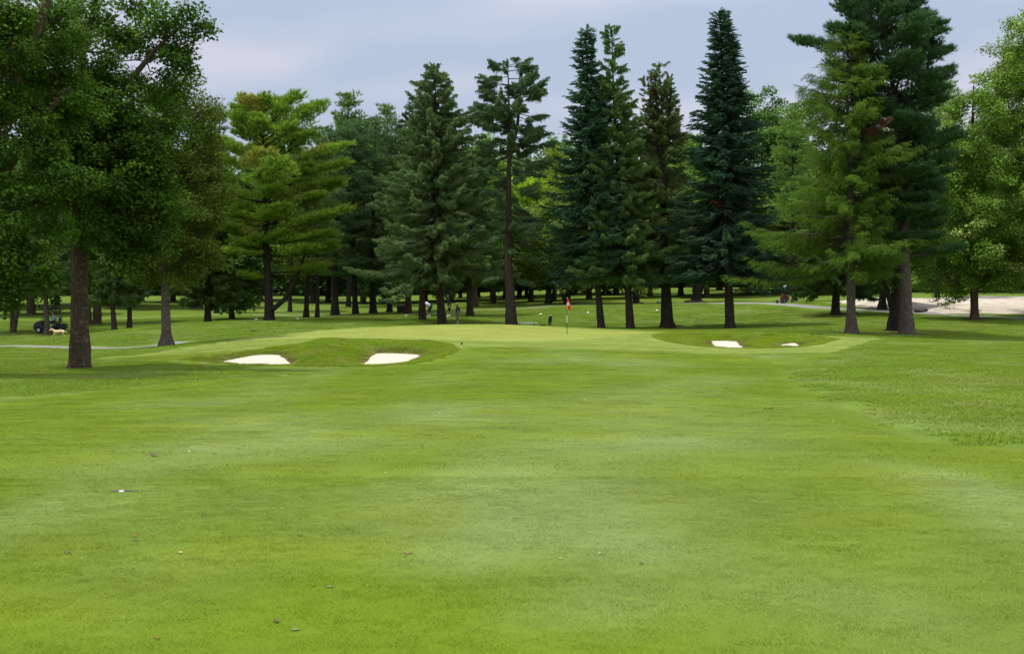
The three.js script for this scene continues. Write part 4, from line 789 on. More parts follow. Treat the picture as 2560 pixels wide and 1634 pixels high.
// ---------------------------------------------------------------- people, the dog, the carts and the small things of the course
const paint = (r, g, b, roughness = 0.7, extra = {}) => new THREE.MeshStandardMaterial({ color: RGB(r, g, b), roughness, ...extra });
const M = {
  white: paint(0.78, 0.78, 0.76, 0.55), black: paint(0.012, 0.012, 0.014, 0.5), darkGreen: paint(0.012, 0.03, 0.016, 0.5), navy: paint(0.012, 0.02, 0.05, 0.85), blackCloth: paint(0.012, 0.013, 0.018, 0.9), paleShirt: paint(0.62, 0.66, 0.72, 0.9), blueShirt: paint(0.30, 0.42, 0.66, 0.9), greyBlue: paint(0.17, 0.24, 0.28, 0.9), indigo: paint(0.05, 0.06, 0.11, 0.9),
  skin: paint(0.42, 0.23, 0.15, 0.6), tan: paint(0.34, 0.18, 0.11, 0.6), hair: paint(0.04, 0.025, 0.018, 0.8), steel: paint(0.6, 0.6, 0.62, 0.3, { metalness: 0.9 }), rubber: paint(0.015, 0.015, 0.016, 0.85), rim: paint(0.62, 0.62, 0.62, 0.4), cartBlue: paint(0.008, 0.012, 0.032, 0.22), seat: paint(0.05, 0.045, 0.04, 0.6), grey: paint(0.2, 0.2, 0.21, 0.5), red: paint(0.55, 0.025, 0.02, 0.75), darkRed: paint(0.085, 0.012, 0.012, 0.7), yellow: paint(0.62, 0.40, 0.05, 0.5), wood: paint(0.05, 0.032, 0.02, 0.9), dog: paint(0.58, 0.43, 0.22, 0.9), orange: paint(0.62, 0.22, 0.05, 0.7), soil: paint(0.07, 0.05, 0.03, 1), divotSand: paint(0.27, 0.23, 0.14, 1), leafBrown: paint(0.06, 0.038, 0.018, 0.8), leafRust: paint(0.20, 0.07, 0.025, 0.8), leafStraw: paint(0.34, 0.26, 0.11, 0.8), eye: paint(0.01, 0.01, 0.01, 0.2), mulch: paint(0.10, 0.055, 0.03, 1),
};
// one skin over a set of tapered bones [a, b, ra, rb], joined smoothly
function flesh(bones, k = 0.03, cell = 0.018, group) {
  const lo = V3(9, 9, 9), hi = V3(-9, -9, -9);
  for (const [a, b, ra, rb] of bones) for (const [p, q] of [[a, ra], [b, rb]]) { lo.min(V3(p[0] - q, p[1] - q, p[2] - q)); hi.max(V3(p[0] + q, p[1] + q, p[2] + q)); }
  lo.subScalar(0.05 + 2 * cell); hi.addScalar(0.05 + 2 * cell);
  const S = Math.max(hi.x - lo.x, hi.y - lo.y, hi.z - lo.z), n = Math.min(110, Math.ceil(S / cell)), mc = new MarchingCubes(n, new THREE.MeshStandardMaterial(), false, false, 120000), c = lo.clone().add(hi).multiplyScalar(0.5), half = n / 2;
  mc.isolation = 0;
  for (let z = 0; z < n; z++) for (let y = 0; y < n; y++) for (let x = 0; x < n; x++) {
    const px = c.x + ((x - half) / half) * S / 2, py = c.y + ((y - half) / half) * S / 2, pz = c.z + ((z - half) / half) * S / 2;
    let d = 1;
    for (const [a, b, ra, rb] of bones) {
      const ux = b[0] - a[0], uy = b[1] - a[1], uz = b[2] - a[2], t = clamp(((px - a[0]) * ux + (py - a[1]) * uy + (pz - a[2]) * uz) / (ux * ux + uy * uy + uz * uz || 1)), e = Math.hypot(px - a[0] - ux * t, py - a[1] - uy * t, pz - a[2] - uz * t) - lerp(ra, rb, t);
      const h = clamp(0.5 + 0.5 * (d - e) / k); d = lerp(d, e, h) - k * h * (1 - h);
    }
    mc.field[z * n * n + y * n + x] = -d;
  }
  mc.update();
  const cnt = mc.count ?? mc.geometry.drawRange.count, p = new Float32Array(mc.positionArray.subarray(0, cnt * 3)), nn = new Float32Array(mc.normalArray.subarray(0, cnt * 3));
  for (let i = 0; i < cnt; i++) { p[i * 3] = c.x + p[i * 3] * S / 2; p[i * 3 + 1] = c.y + p[i * 3 + 1] * S / 2; p[i * 3 + 2] = c.z + p[i * 3 + 2] * S / 2; }
  const g = new THREE.BufferGeometry();
  g.setAttribute('position', new THREE.BufferAttribute(p, 3)); g.setAttribute('normal', new THREE.BufferAttribute(nn, 3)); g.setAttribute('uv', new THREE.BufferAttribute(new Float32Array(cnt * 2), 2));
  return g;
}
const mixp = (a, b, t) => a.map((v, i) => lerp(v, b[i], t)), addp = (a, b) => a.map((v, i) => v + b[i]);
// a hand at the wrist w, pointing along f (unit), palm side n (unit), fingers curled by c
function hand(w, f, n, side, c = 0.5, size = 1) {
  const F3 = V3(...f).normalize(), N3 = V3(...n).addScaledVector(F3, -V3(...n).dot(F3)).normalize(), X3 = V3().crossVectors(F3, N3), at3 = (a, b, d) => [w[0] + (F3.x * a + X3.x * b + N3.x * d) * size, w[1] + (F3.y * a + X3.y * b + N3.y * d) * size, w[2] + (F3.z * a + X3.z * b + N3.z * d) * size], z = 0.0095 * size;
  const out = [[at3(-0.02, 0, 0), at3(0.03, 0, 0), 0.026 * size, 0.024 * size], [at3(0.03, -0.024, 0), at3(0.08, -0.03, 0), 0.015 * size, 0.013 * size], [at3(0.03, 0, 0), at3(0.085, 0, 0), 0.016 * size, 0.014 * size], [at3(0.03, 0.024, 0), at3(0.08, 0.028, 0), 0.015 * size, 0.013 * size]];
  [-0.031, -0.0105, 0.0105, 0.031].forEach((b, i) => { const l = [0.06, 0.072, 0.068, 0.052][i], e = at3(0.083 + l * 0.5 * Math.cos(c), b, l * 0.5 * Math.sin(c)); out.push([at3(0.082, b, 0), e, z, z * 0.95], [e, at3(0.083 + l * (0.5 * Math.cos(c) + 0.5 * Math.cos(2 * c)), b, l * (0.5 * Math.sin(c) + 0.5 * Math.sin(2 * c))), z * 0.95, z * 0.8]); });
  const th = at3(0.05, side * 0.055, 0.018); out.push([at3(0.01, side * 0.022, 0.006), th, z * 1.3, z * 1.1], [th, at3(0.082, side * 0.06, 0.036), z * 1.1, z * 0.9]);
  return flesh(out, 0.008, 0.005 * size);
}
function head(c, face, s = 1) {                                       // skull, jaw, nose, ears around the centre c, looking along face
  const f = V3(...face).normalize(), r = V3().crossVectors(f, V3(0, 1, 0)).normalize(), u = V3().crossVectors(r, f), q = (a, b, d) => [c[0] + (f.x * a + u.x * b + r.x * d) * s, c[1] + (f.y * a + u.y * b + r.y * d) * s, c[2] + (f.z * a + u.z * b + r.z * d) * s];
  return { q, bones: [[q(-0.02, 0.03, 0), q(0.02, 0.035, 0), 0.088 * s, 0.082 * s], [q(0.03, -0.03, 0), q(0.045, -0.07, 0), 0.062 * s, 0.038 * s], [q(0.085, 0.02, 0), q(0.108, -0.02, 0), 0.012 * s, 0.015 * s], [q(0.085, -0.055, -0.018), q(0.085, -0.055, 0.018), 0.009 * s, 0.009 * s], [q(-0.005, 0.0, 0.083), q(-0.01, -0.03, 0.085), 0.018 * s, 0.014 * s], [q(-0.005, 0.0, -0.083), q(-0.01, -0.03, -0.085), 0.018 * s, 0.014 * s]] };
}
function person(o) {                                                  // o.j: joints in metres, feet on the ground at the origin, facing along o.face
  const T = thing('person', o.label, 'person', o.x, o.y, o.z, o.turn ?? 0), j = o.j, s = o.size ?? 1, b = [], h = head(j.head, o.face, s);
  b.push([j.neck, j.head, 0.055 * s, 0.055 * s], [j.chest, j.neck, 0.13 * s, 0.06 * s], [j.pelvis, j.chest, 0.135 * s, 0.15 * s]);
  for (const k of [0, 1]) {
    b.push([j.chest, j.shoulder[k], 0.1 * s, 0.06 * s], [j.shoulder[k], j.elbow[k], 0.056 * s, 0.042 * s], [j.elbow[k], j.wrist[k], 0.042 * s, 0.028 * s]);
    b.push([j.pelvis, j.hip[k], 0.12 * s, 0.095 * s], [j.hip[k], j.knee[k], 0.09 * s, 0.06 * s], [j.knee[k], mixp(j.knee[k], j.ankle[k], 0.35), 0.058 * s, 0.058 * s], [mixp(j.knee[k], j.ankle[k], 0.35), j.ankle[k], 0.058 * s, 0.036 * s]);
  }
  const handDir = (k) => j.wrist[k].map((v, i) => v - j.elbow[k][i]), gl = o.glove ?? -1, hands = [0, 1].map((k) => hand(j.wrist[k], handDir(k), [o.face[0], 0, o.face[2]], k ? 1 : -1, 0.5, s));
  part('body', [flesh(b, 0.035, 0.02), flesh(h.bones, 0.03, 0.009), ...hands.filter((_, k) => k !== gl)], o.skin ?? M.skin, T);
  const grow = 0.018;
  part('shirt', flesh([[j.pelvis, j.chest, 0.135 * s + grow, 0.155 * s + grow], [j.chest, mixp(j.chest, j.neck, 0.75), 0.14 * s + grow, 0.07 * s + grow], ...[0, 1].flatMap((k) => [[j.chest, j.shoulder[k], 0.105 * s + grow, 0.064 * s + grow], [j.shoulder[k], mixp(j.shoulder[k], j.elbow[k], o.sleeve ?? 0.7), 0.062 * s + grow, 0.056 * s + grow]])], 0.04, 0.02), o.shirt, T);
  part('shorts', flesh([[addp(j.pelvis, [0, 0.07, 0]), j.pelvis, 0.135 * s + grow, 0.14 * s + grow], ...[0, 1].flatMap((k) => [[j.pelvis, j.hip[k], 0.13 * s + grow, 0.105 * s + grow], [j.hip[k], mixp(j.hip[k], j.knee[k], 0.9), 0.102 * s + grow, 0.088 * s + grow]])], 0.04, 0.02), o.shorts, T);
  for (const k of [0, 1]) {
    const f = V3(o.face[0], 0, o.face[2]).normalize(), a = j.ankle[k];
    part('sock', flesh([[addp(a, [0, 0.1, 0]), addp(a, [0, -0.02, 0]), 0.044 * s, 0.044 * s]], 0.01, 0.012), M.white, T);
    part('shoe', flesh([[[a[0] - f.x * 0.05, 0.045, a[2] - f.z * 0.05], [a[0] + f.x * 0.15 * s, 0.036, a[2] + f.z * 0.15 * s], 0.045 * s, 0.036 * s], [a, [a[0], 0.05, a[2]], 0.045 * s, 0.048 * s]], 0.02, 0.012), o.shoes ?? M.white, T);
  }
  if (gl >= 0) part('glove', hands[gl], M.white, T);
  for (const e of [-1, 1]) part('eye', new THREE.SphereGeometry(0.011 * s, 8, 6).translate(...h.q(0.082, 0.012, e * 0.032)), M.eye, T);
  if (o.cap) {
    part('cap', [flesh([[h.q(-0.025, 0.062, 0), h.q(0.02, 0.064, 0), 0.09 * s, 0.086 * s]], 0.02, 0.012), flesh([-0.05, 0, 0.05].map((e) => [h.q(0.05, 0.062, e), h.q(0.155 - Math.abs(e) * 0.5, 0.045, e * 0.8), 0.014, 0.010]), 0.03, 0.01)], o.cap, T);
  }
  part('hair', flesh([[h.q(-0.05, 0.02, 0), h.q(-0.03, o.cap ? 0.03 : 0.06, 0), 0.07 * s, 0.082 * s], [h.q(-0.06, -0.02, 0.02), h.q(-0.06, -0.02, -0.02), 0.05 * s, 0.05 * s]], 0.02, 0.012), o.hairMat ?? M.hair, T);
  return T;
}
const spot = (px, d) => { const [x] = plan(px, d); return [x, ground(x, d), -d]; };
const rod = (a, b, r0, r1 = r0, n = 8) => limb([V3(...a), V3(...mixp(a, b, 0.5)), V3(...b)], [r0, (r0 + r1) / 2, r1], n);
const bx = (w, h, d, x = 0, y = 0, z = 0, r = 0.02) => new RoundedBoxGeometry(w, h, d, 2, Math.min(r, w / 2.1, h / 2.1, d / 2.1)).translate(x, y, z);
{ // the golfer bending to tee up
  const [x, y, z] = spot(1071, 124.5);
  person({ label: 'golfer in white shirt and cap bending over to tee a ball', x, y, z, face: [-0.75, -0.75, 0], shirt: M.paleShirt, shorts: M.navy, cap: M.white, glove: 1,
    j: { head: [-0.50, 1.02, 0], neck: [-0.38, 1.06, 0], chest: [-0.18, 1.06, 0], pelvis: [0.17, 0.86, 0], shoulder: [[-0.30, 1.03, 0.2], [-0.30, 1.03, -0.2]], elbow: [[-0.28, 0.76, 0.2], [-0.12, 0.84, -0.24]], wrist: [[-0.27, 0.54, 0.1], [-0.04, 0.76, -0.14]], hip: [[0.17, 0.8, 0.1], [0.17, 0.8, -0.1]], knee: [[0.02, 0.45, 0.11], [0.06, 0.46, -0.11]], ankle: [[0.02, 0.08, 0.12], [0.1, 0.08, -0.13]] } });
  const club = thing('golf_club', 'steel golf club held by the bending golfer', 'golf club', x - 0.28, y, z + 0.1);
  part('grip', rod([-0.0, 0.62, 0], [-0.06, 0.48, 0], 0.014), M.black, club); part('shaft', rod([-0.06, 0.48, 0], [-0.27, 0.03, 0], 0.008, 0.006), M.steel, club); part('club_head', bx(0.10, 0.06, 0.05, -0.31, 0.035, 0, 0.02), M.white, club);
  const b = spot(1057, 124.3); single('golf_ball', new THREE.SphereGeometry(0.0215, 16, 12), M.white, 'white golf ball on the tee in front of the bending golfer', 'golf ball', b[0], b[1] + 0.05, b[2]);
}
{
  const [x, y, z] = spot(1123, 126.5);
  person({ label: 'man in navy shirt and black shorts standing half behind a spruce trunk', x, y, z, face: [-0.95, -0.05, 0.3], shirt: M.navy, shorts: M.blackCloth, glove: 0, skin: M.tan,
    j: { head: [-0.08, 1.66, 0.02], neck: [-0.04, 1.5, 0], chest: [0, 1.3, 0], pelvis: [0, 0.98, 0], shoulder: [[0.05, 1.41, 0.19], [-0.05, 1.41, -0.19]], elbow: [[0.09, 1.12, 0.25], [-0.1, 1.12, -0.24]], wrist: [[0.04, 0.88, 0.26], [-0.22, 0.95, -0.18]], hip: [[0, 0.92, 0.1], [0, 0.92, -0.1]], knee: [[0.01, 0.5, 0.12], [-0.02, 0.5, -0.12]], ankle: [[0.03, 0.08, 0.13], [-0.1, 0.08, -0.13]] } });
}
{
  const [x, y, z] = spot(1144, 112.5);
  person({ label: 'boy golfer in white cap, dark shirt and grey-blue shorts near the spruce trunk', x, y, z, face: [-0.9, -0.25, 0.35], shirt: M.indigo, shorts: M.greyBlue, cap: M.white, size: 0.92, sleeve: 0.5, shoes: M.grey,
    j: { head: [-0.07, 1.43, 0.02], neck: [-0.03, 1.29, 0], chest: [0.02, 1.11, 0], pelvis: [0.01, 0.83, 0], shoulder: [[0.05, 1.21, 0.16], [-0.02, 1.21, -0.16]], elbow: [[0.04, 0.97, 0.21], [-0.02, 0.97, -0.21]], wrist: [[-0.08, 0.78, 0.13], [-0.12, 0.78, -0.12]], hip: [[0, 0.78, 0.085], [0, 0.78, -0.085]], knee: [[0.0, 0.43, 0.1], [-0.02, 0.43, -0.1]], ankle: [[0.03, 0.08, 0.11], [-0.02, 0.08, -0.11]] } });
}
// ---- golf cart with its driver, and the dog
function wheel(parent, x, y, z, r, w, rimMat) {
  const t = part('wheel', new THREE.TorusGeometry(r * 0.72, r * 0.28, 10, 28).scale(1, 1, w / (r * 0.56)).translate(x, y, z), M.rubber, parent);
  part('rim', [new THREE.CylinderGeometry(r * 0.52, r * 0.52, w * 0.5, 20).rotateX(Math.PI / 2).translate(x, y, z), new THREE.CylinderGeometry(r * 0.16, r * 0.16, w * 0.8, 12).rotateX(Math.PI / 2).translate(x, y, z)], rimMat, t);
  return t;
}
function extrude(shape, depth, z0) { const g = new THREE.ExtrudeGeometry(shape, { depth, bevelEnabled: true, bevelSize: 0.025, bevelThickness: 0.025, bevelSegments: 3, curveSegments: 10 }); return g.translate(0, 0, z0); }
function outline(pts) { const s = new THREE.Shape(); s.moveTo(...pts[0]); for (const p of pts.slice(1)) p.length === 2 ? s.lineTo(...p) : s.quadraticCurveTo(...p); s.closePath(); return s; }
function golfCart(name, label, x, y, z, turn, bodyMat, rimMat) {       // front towards -x
  const T = thing(name, label, 'golf cart', x, y, z, turn);
  part('body', [extrude(outline([[-1.18, 0.3], [-1.2, 0.5, -1.14, 0.66], [-1.0, 0.86, -0.72, 0.92], [-0.6, 0.92], [-0.5, 0.4], [-0.55, 0.26], [-0.62, 0.5, -0.85, 0.5], [-1.02, 0.5, -1.06, 0.28]]), 1.06, -0.53), extrude(outline([[-0.55, 0.26], [0.1, 0.26], [0.18, 0.55], [0.5, 0.62], [1.0, 0.72], [1.22, 0.62], [1.24, 0.34], [1.08, 0.3], [1.04, 0.52, 0.84, 0.52], [0.62, 0.52, 0.58, 0.28], [0.5, 0.22], [-0.55, 0.2]]), 1.06, -0.53)], bodyMat, T);
  part('seat', bx(0.52, 0.14, 1.0, 0.36, 0.72, 0, 0.05), M.seat, T); part('backrest', bx(0.1, 0.42, 1.0, 0.68, 1.0, 0, 0.04).rotateZ(-0.04), M.seat, T);
  part('roof', [bx(1.75, 0.06, 1.16, 0.1, 1.84, 0, 0.03), bx(1.5, 0.05, 0.9, 0.1, 1.89, 0, 0.025)], M.black, T);
  for (const q of [-0.5, 0.5]) { part('roof_post', rod([-0.62, 0.9, q], [-0.42, 1.82, q], 0.018), M.black, T); part('roof_post', rod([0.82, 0.7, q], [0.78, 1.82, q], 0.018), M.black, T); }
  part('windscreen', bx(0.008, 0.8, 0.94, -0.54, 1.36, 0, 0.003).translate(0.54, -1.36, 0).rotateZ(-0.21).translate(-0.54, 1.36, 0), new THREE.MeshPhysicalMaterial({ transmission: 1, roughness: 0.05, thickness: 0, color: RGB(0.9, 0.95, 0.95) }), T);
  part('steering_wheel', [new THREE.TorusGeometry(0.17, 0.015, 8, 24).rotateY(Math.PI / 2).rotateZ(0.5).translate(-0.2, 1.02, -0.25), rod([-0.45, 0.82, -0.25], [-0.2, 1.02, -0.25], 0.02)], M.black, T);
  for (const q of [-0.38, 0.38]) part('headlight', new THREE.SphereGeometry(0.075, 14, 10).scale(0.6, 0.7, 1.2).translate(-1.1, 0.66, q), M.white, T);
  for (const [a, c] of [[-0.82, 0.5], [-0.82, -0.5], [0.82, 0.5], [0.82, -0.5]]) wheel(T, a, 0.23, c, 0.23, 0.2, rimMat);
  return T;
}
{
  const [x, y, z] = spot(125, 119);
  golfCart('golf_cart', 'dark navy golf cart with black roof parked under the trees', x, y, z, 0.12, M.cartBlue, M.rim);
  person({ label: 'driver in light blue shirt sitting in the golf cart', x: x + 0.36, y: y + 0.32, z: z + 0.2, turn: 0.12, face: [-1, -0.1, 0.1], shirt: M.blueShirt, shorts: M.blackCloth, skin: M.skin, shoes: M.black, sleeve: 0.55,
    j: { head: [-0.12, 1.2, 0], neck: [-0.05, 1.04, 0], chest: [0.02, 0.84, 0], pelvis: [0.04, 0.56, 0], shoulder: [[0.03, 0.96, 0.19], [0, 0.96, -0.19]], elbow: [[0.22, 0.74, 0.26], [-0.2, 0.76, -0.2]], wrist: [[0.18, 0.54, 0.3], [-0.42, 0.74, -0.1]], hip: [[0, 0.54, 0.1], [0, 0.54, -0.1]], knee: [[-0.44, 0.52, 0.12], [-0.44, 0.52, -0.12]], ankle: [[-0.52, 0.08, 0.12], [-0.52, 0.08, -0.12]] } });
  const p = spot(146, 106), T = thing('dog', 'pale yellow dog walking past the golf cart', 'dog', p[0], p[1], p[2], 0.05);
  const leg = (hx, hy, kx, ky, ax, ay, fx, q, thick, hock) => [[[hx, hy, q], [kx, ky, q], thick, 0.036], [[kx, ky, q], [ax, ay, q], 0.036, 0.026], [[ax, ay, q], [fx, 0.03, q], 0.026, 0.022], [[fx, 0.028, q], [fx - 0.055, 0.022, q], 0.026, 0.022]];
  part('body', flesh([[[-0.26, 0.46, 0], [-0.08, 0.44, 0], 0.115, 0.125], [[-0.08, 0.44, 0], [0.26, 0.49, 0], 0.12, 0.095], [[0.26, 0.49, 0], [0.33, 0.47, 0], 0.095, 0.085], [[-0.3, 0.5, 0], [-0.45, 0.6, 0], 0.085, 0.062], [[-0.46, 0.62, 0], [-0.53, 0.61, 0], 0.068, 0.06], [[-0.55, 0.59, 0], [-0.64, 0.565, 0], 0.045, 0.034], [[0.36, 0.5, 0], [0.48, 0.44, 0], 0.03, 0.022], [[0.48, 0.44, 0], [0.6, 0.46, 0], 0.022, 0.012],
    ...leg(-0.26, 0.42, -0.32, 0.25, -0.42, 0.17, -0.47, 0.07, 0.06), ...leg(-0.26, 0.42, -0.24, 0.24, -0.2, 0.12, -0.22, -0.07, 0.06), ...leg(0.29, 0.44, 0.24, 0.28, 0.33, 0.2, 0.31, -0.075, 0.075), ...leg(0.3, 0.44, 0.3, 0.27, 0.44, 0.2, 0.46, 0.075, 0.075)], 0.03, 0.013), M.dog, T);
  for (const q of [-1, 1]) part('ear', flesh([[[-0.44, 0.66, q * 0.055], [-0.47, 0.585, q * 0.075], 0.02, 0.026]], 0.01, 0.008), paint(0.5, 0.34, 0.16, 0.9), T);
  part('nose', new THREE.SphereGeometry(0.016, 10, 8).translate(-0.672, 0.575, 0), M.eye, T);
}
// ---- flagstick
{
  const [x, y, z] = spot(1418, 88), T = thing('flagstick', 'black and white flagstick with limp red flag on the putting green', 'flagstick', x, y, z), s = pxm(88), top = (837.5 - 745) * s, yy = (py) => (837.5 - py) * s;
  for (const [a, b, m] of [[838, 807, M.darkGreen], [807, 788, M.white], [788, 773, M.black], [773, 762, M.white], [762, 745, M.black]]) part('pole_section', new THREE.CylinderGeometry(0.016, 0.016, yy(b) - yy(a), 10).translate(0, (yy(a) + yy(b)) / 2, 0), m, T);
  part('knob', new THREE.SphereGeometry(0.022, 12, 8).translate(0, top, 0), M.white, T);
  const flagAt = (u, v) => { const w = (0.05 + 0.27 * Math.pow(u, 0.8)) * (1 - 0.25 * sstep(0.85, 1, u)); return V3(-0.10 + 0.10 * (1 - u) + w * v + 0.02, top - 0.02 - u * 0.60 - 0.05 * v * u, 0.045 * Math.sin(v * 8 + u * 2) * (0.3 + u)); };
  const p = [], idx = [], N = 14;
  for (let i = 0; i <= N; i++) for (let j = 0; j <= N; j++) p.push(...flagAt(i / N, j / N).toArray());
  for (let i = 0; i < N; i++) for (let j = 0; j < N; j++) { const a = i * (N + 1) + j; idx.push(a, a + 1, a + N + 1, a + 1, a + N + 2, a + N + 1); }
  const g = new THREE.BufferGeometry(); g.setAttribute('position', new THREE.Float32BufferAttribute(p, 3)); g.setIndex(idx); g.computeVertexNormals();
  const fm = new THREE.MeshPhysicalMaterial({ color: RGB(0.62, 0.02, 0.02), roughness: 0.95, transmission: 0.25, thickness: 0, side: THREE.DoubleSide });
  const flag = part('flag', g, fm, T);
  const em = (mat, u0, u1, v0, v1, lift) => { const q = [], id = []; for (let i = 0; i <= 6; i++) for (let j = 0; j <= 6; j++) { const t = flagAt(lerp(u0, u1, i / 6), lerp(v0, v1, j / 6)); q.push(t.x, t.y, t.z + lift); } for (let i = 0; i < 6; i++) for (let j = 0; j < 6; j++) { const a = i * 7 + j; id.push(a, a + 1, a + 7, a + 1, a + 8, a + 7); } const e = new THREE.BufferGeometry(); e.setAttribute('position', new THREE.Float32BufferAttribute(q, 3)); e.setIndex(id); e.computeVertexNormals(); part('emblem', e, mat, flag); };
  em(M.white, 0.36, 0.68, 0.12, 0.72, 0.006); em(M.orange, 0.46, 0.58, 0.32, 0.55, 0.010);
  single('hole_cup', new THREE.CylinderGeometry(0.054, 0.054, 0.012, 24, 1, true), M.white, 'white rim of the golf hole under the flagstick', 'golf hole', x, y + 0.002, z);
}
// ---- tee furniture behind the green
{
  const T1 = spot(1377, 107), s = pxm(107), T = thing('ball_washer', 'black ball washer on a post with towel behind the green', 'ball washer', ...T1);
  part('post', rod([0, -0.1, 0], [0, 0.62, 0], 0.028), M.black, T); part('washer_body', [bx(0.17, 0.34, 0.14, 0, 0.7, 0, 0.04), new THREE.CylinderGeometry(0.05, 0.085, 0.2, 14).translate(0, 0.48, 0)], M.black, T); part('lid', new THREE.CylinderGeometry(0.075, 0.10, 0.05, 18).translate(0, 0.89, 0), M.white, T); part('handle', rod([0, 0.9, 0], [0, 0.99, 0], 0.014), M.black, T);
  part('towel', flesh([[[-0.11, 0.74, 0.02], [-0.13, 0.26, 0.02], 0.045, 0.06], [[-0.11, 0.74, -0.03], [-0.14, 0.3, -0.02], 0.035, 0.05]], 0.03, 0.014), M.blackCloth, T);
  const b0 = spot(1358, 107.3), B = thing('divot_box', 'low black box beside the ball washer', 'box', ...b0);
  part('box_body', bx(0.42, 0.2, 0.3, 0, 0.1, 0, 0.02), M.black, B); part('lid', bx(0.45, 0.035, 0.33, 0, 0.215, 0, 0.012), M.darkGreen, B);
  const q = spot(1317, 107.6), N = thing('bench', 'low white plank bench beside the gaunt spruce trunk', 'bench', ...q);
  part('seat', bx(1.5, 0.06, 0.32, 0, 0.33, 0, 0.015), M.white, N);
  for (const e of [-0.5, 0.5]) part('leg', [bx(0.08, 0.3, 0.26, e, 0.15, 0, 0.01), bx(0.16, 0.04, 0.3, e, 0.02, 0, 0.01)], M.black, N);
}
const markers = 'tee markers set out on the mown tees';
const lathe = (pts, n = 20) => new THREE.LatheGeometry(pts.map(([a, b]) => new THREE.Vector2(a, b)), n);
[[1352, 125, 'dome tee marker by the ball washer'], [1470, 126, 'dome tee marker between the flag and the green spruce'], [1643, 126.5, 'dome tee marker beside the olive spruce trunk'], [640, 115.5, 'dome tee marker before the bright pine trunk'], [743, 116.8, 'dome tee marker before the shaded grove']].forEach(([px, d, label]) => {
  const [x, y, z] = spot(px, d), T = thing('tee_marker', 'white (shade painted black below) ' + label, 'tee marker', x, y, z, 0, markers); T.scale.setScalar(0.78);
  part('dome', lathe([[0.001, 0.2], [0.06, 0.195], [0.11, 0.165], [0.13, 0.12], [0.128, 0.1]]), M.white, T); part('painted_shade_half', lathe([[0.128, 0.1], [0.118, 0.055], [0.07, 0.012], [0.02, 0.0], [0.018, -0.08], [0.001, -0.1]]), M.black, T);  // black lower half: shaded underside of the ball put into the colour
});
{
  const [x, y, z] = spot(1015, 122.4), T = thing('tee_block', 'small white block marking the tee near the bending golfer', 'tee marker', x, y, z); part('block', bx(0.18, 0.2, 0.18, 0, 0.1, 0, 0.02), M.white, T); part('number_plate', bx(0.1, 0.1, 0.006, 0, 0.11, 0.093, 0.002), M.divotSand, T);
  const w = spot(1006, 143), B = thing('wooden_box', 'dark wooden box with sloping lid in the shaded grove', 'box', w[0], w[1], w[2], 0.1);
  for (let k = 0; k < 4; k++) part('plank', bx(1.0, 0.135, 0.05, 0, 0.09 + k * 0.142, 0.3, 0.012), M.wood, B);
  for (const e of [-0.48, 0.48]) part('side_panel', extrude(outline([[-0.28, 0.0], [0.27, 0.0], [0.27, 0.54], [-0.28, 0.66]]), 0.03, 0).rotateY(-Math.PI / 2).translate(e + 0.015, 0.02, 0), M.wood, B);
  part('lid', bx(1.08, 0.05, 0.66, 0, 0, 0, 0.015).rotateX(0.16).translate(0, 0.66, 0), M.wood, B); part('back_panel', bx(1.0, 0.6, 0.04, 0, 0.32, -0.28, 0.01), M.wood, B);
  const v = spot(1154, 61.5), K = thing('marker_stake', 'short black-topped white stake beside the bunker bank', 'stake', ...v);
  part('stake', rod([0, -0.05, 0], [0, 0.09, 0], 0.028), M.white, K); part('stake_cap', lathe([[0.036, 0.085], [0.036, 0.16], [0.025, 0.18], [0.001, 0.184]]), M.black, K);
  const r0 = spot(2044, 78.4), R = thing('bunker_rake', 'dark bunker rake lying on the bank behind the bunker', 'rake', r0[0], r0[1] + 0.07, r0[2], 0.05);
  part('handle', rod([-0.26, 0.02, 0], [1.0 - 0.74, 0.03, 0.02], 0.017), M.black, R); part('rake_head', bx(0.045, 0.05, 0.42, -0.27, 0.02, 0, 0.012), M.black, R);
  for (let k = 0; k < 8; k++) part('tine', rod([-0.27, 0.02, -0.19 + k * 0.054], [-0.27, -0.06, -0.19 + k * 0.054], 0.008, 0.005, 5), M.black, R);
  const dd = hit(634, 829, 85), D = thing('drain_cover', 'small dark drain cover set in the mown slope', 'drain cover', dd[0], ground(dd[0], dd[1]) + 0.05, -dd[1]);
  part('cover', lathe([[0.001, 0.03], [0.16, 0.028], [0.19, 0.012], [0.2, -0.05]]), M.black, D); part('rim', new THREE.TorusGeometry(0.2, 0.02, 8, 28).rotateX(Math.PI / 2), M.soil, D);
}
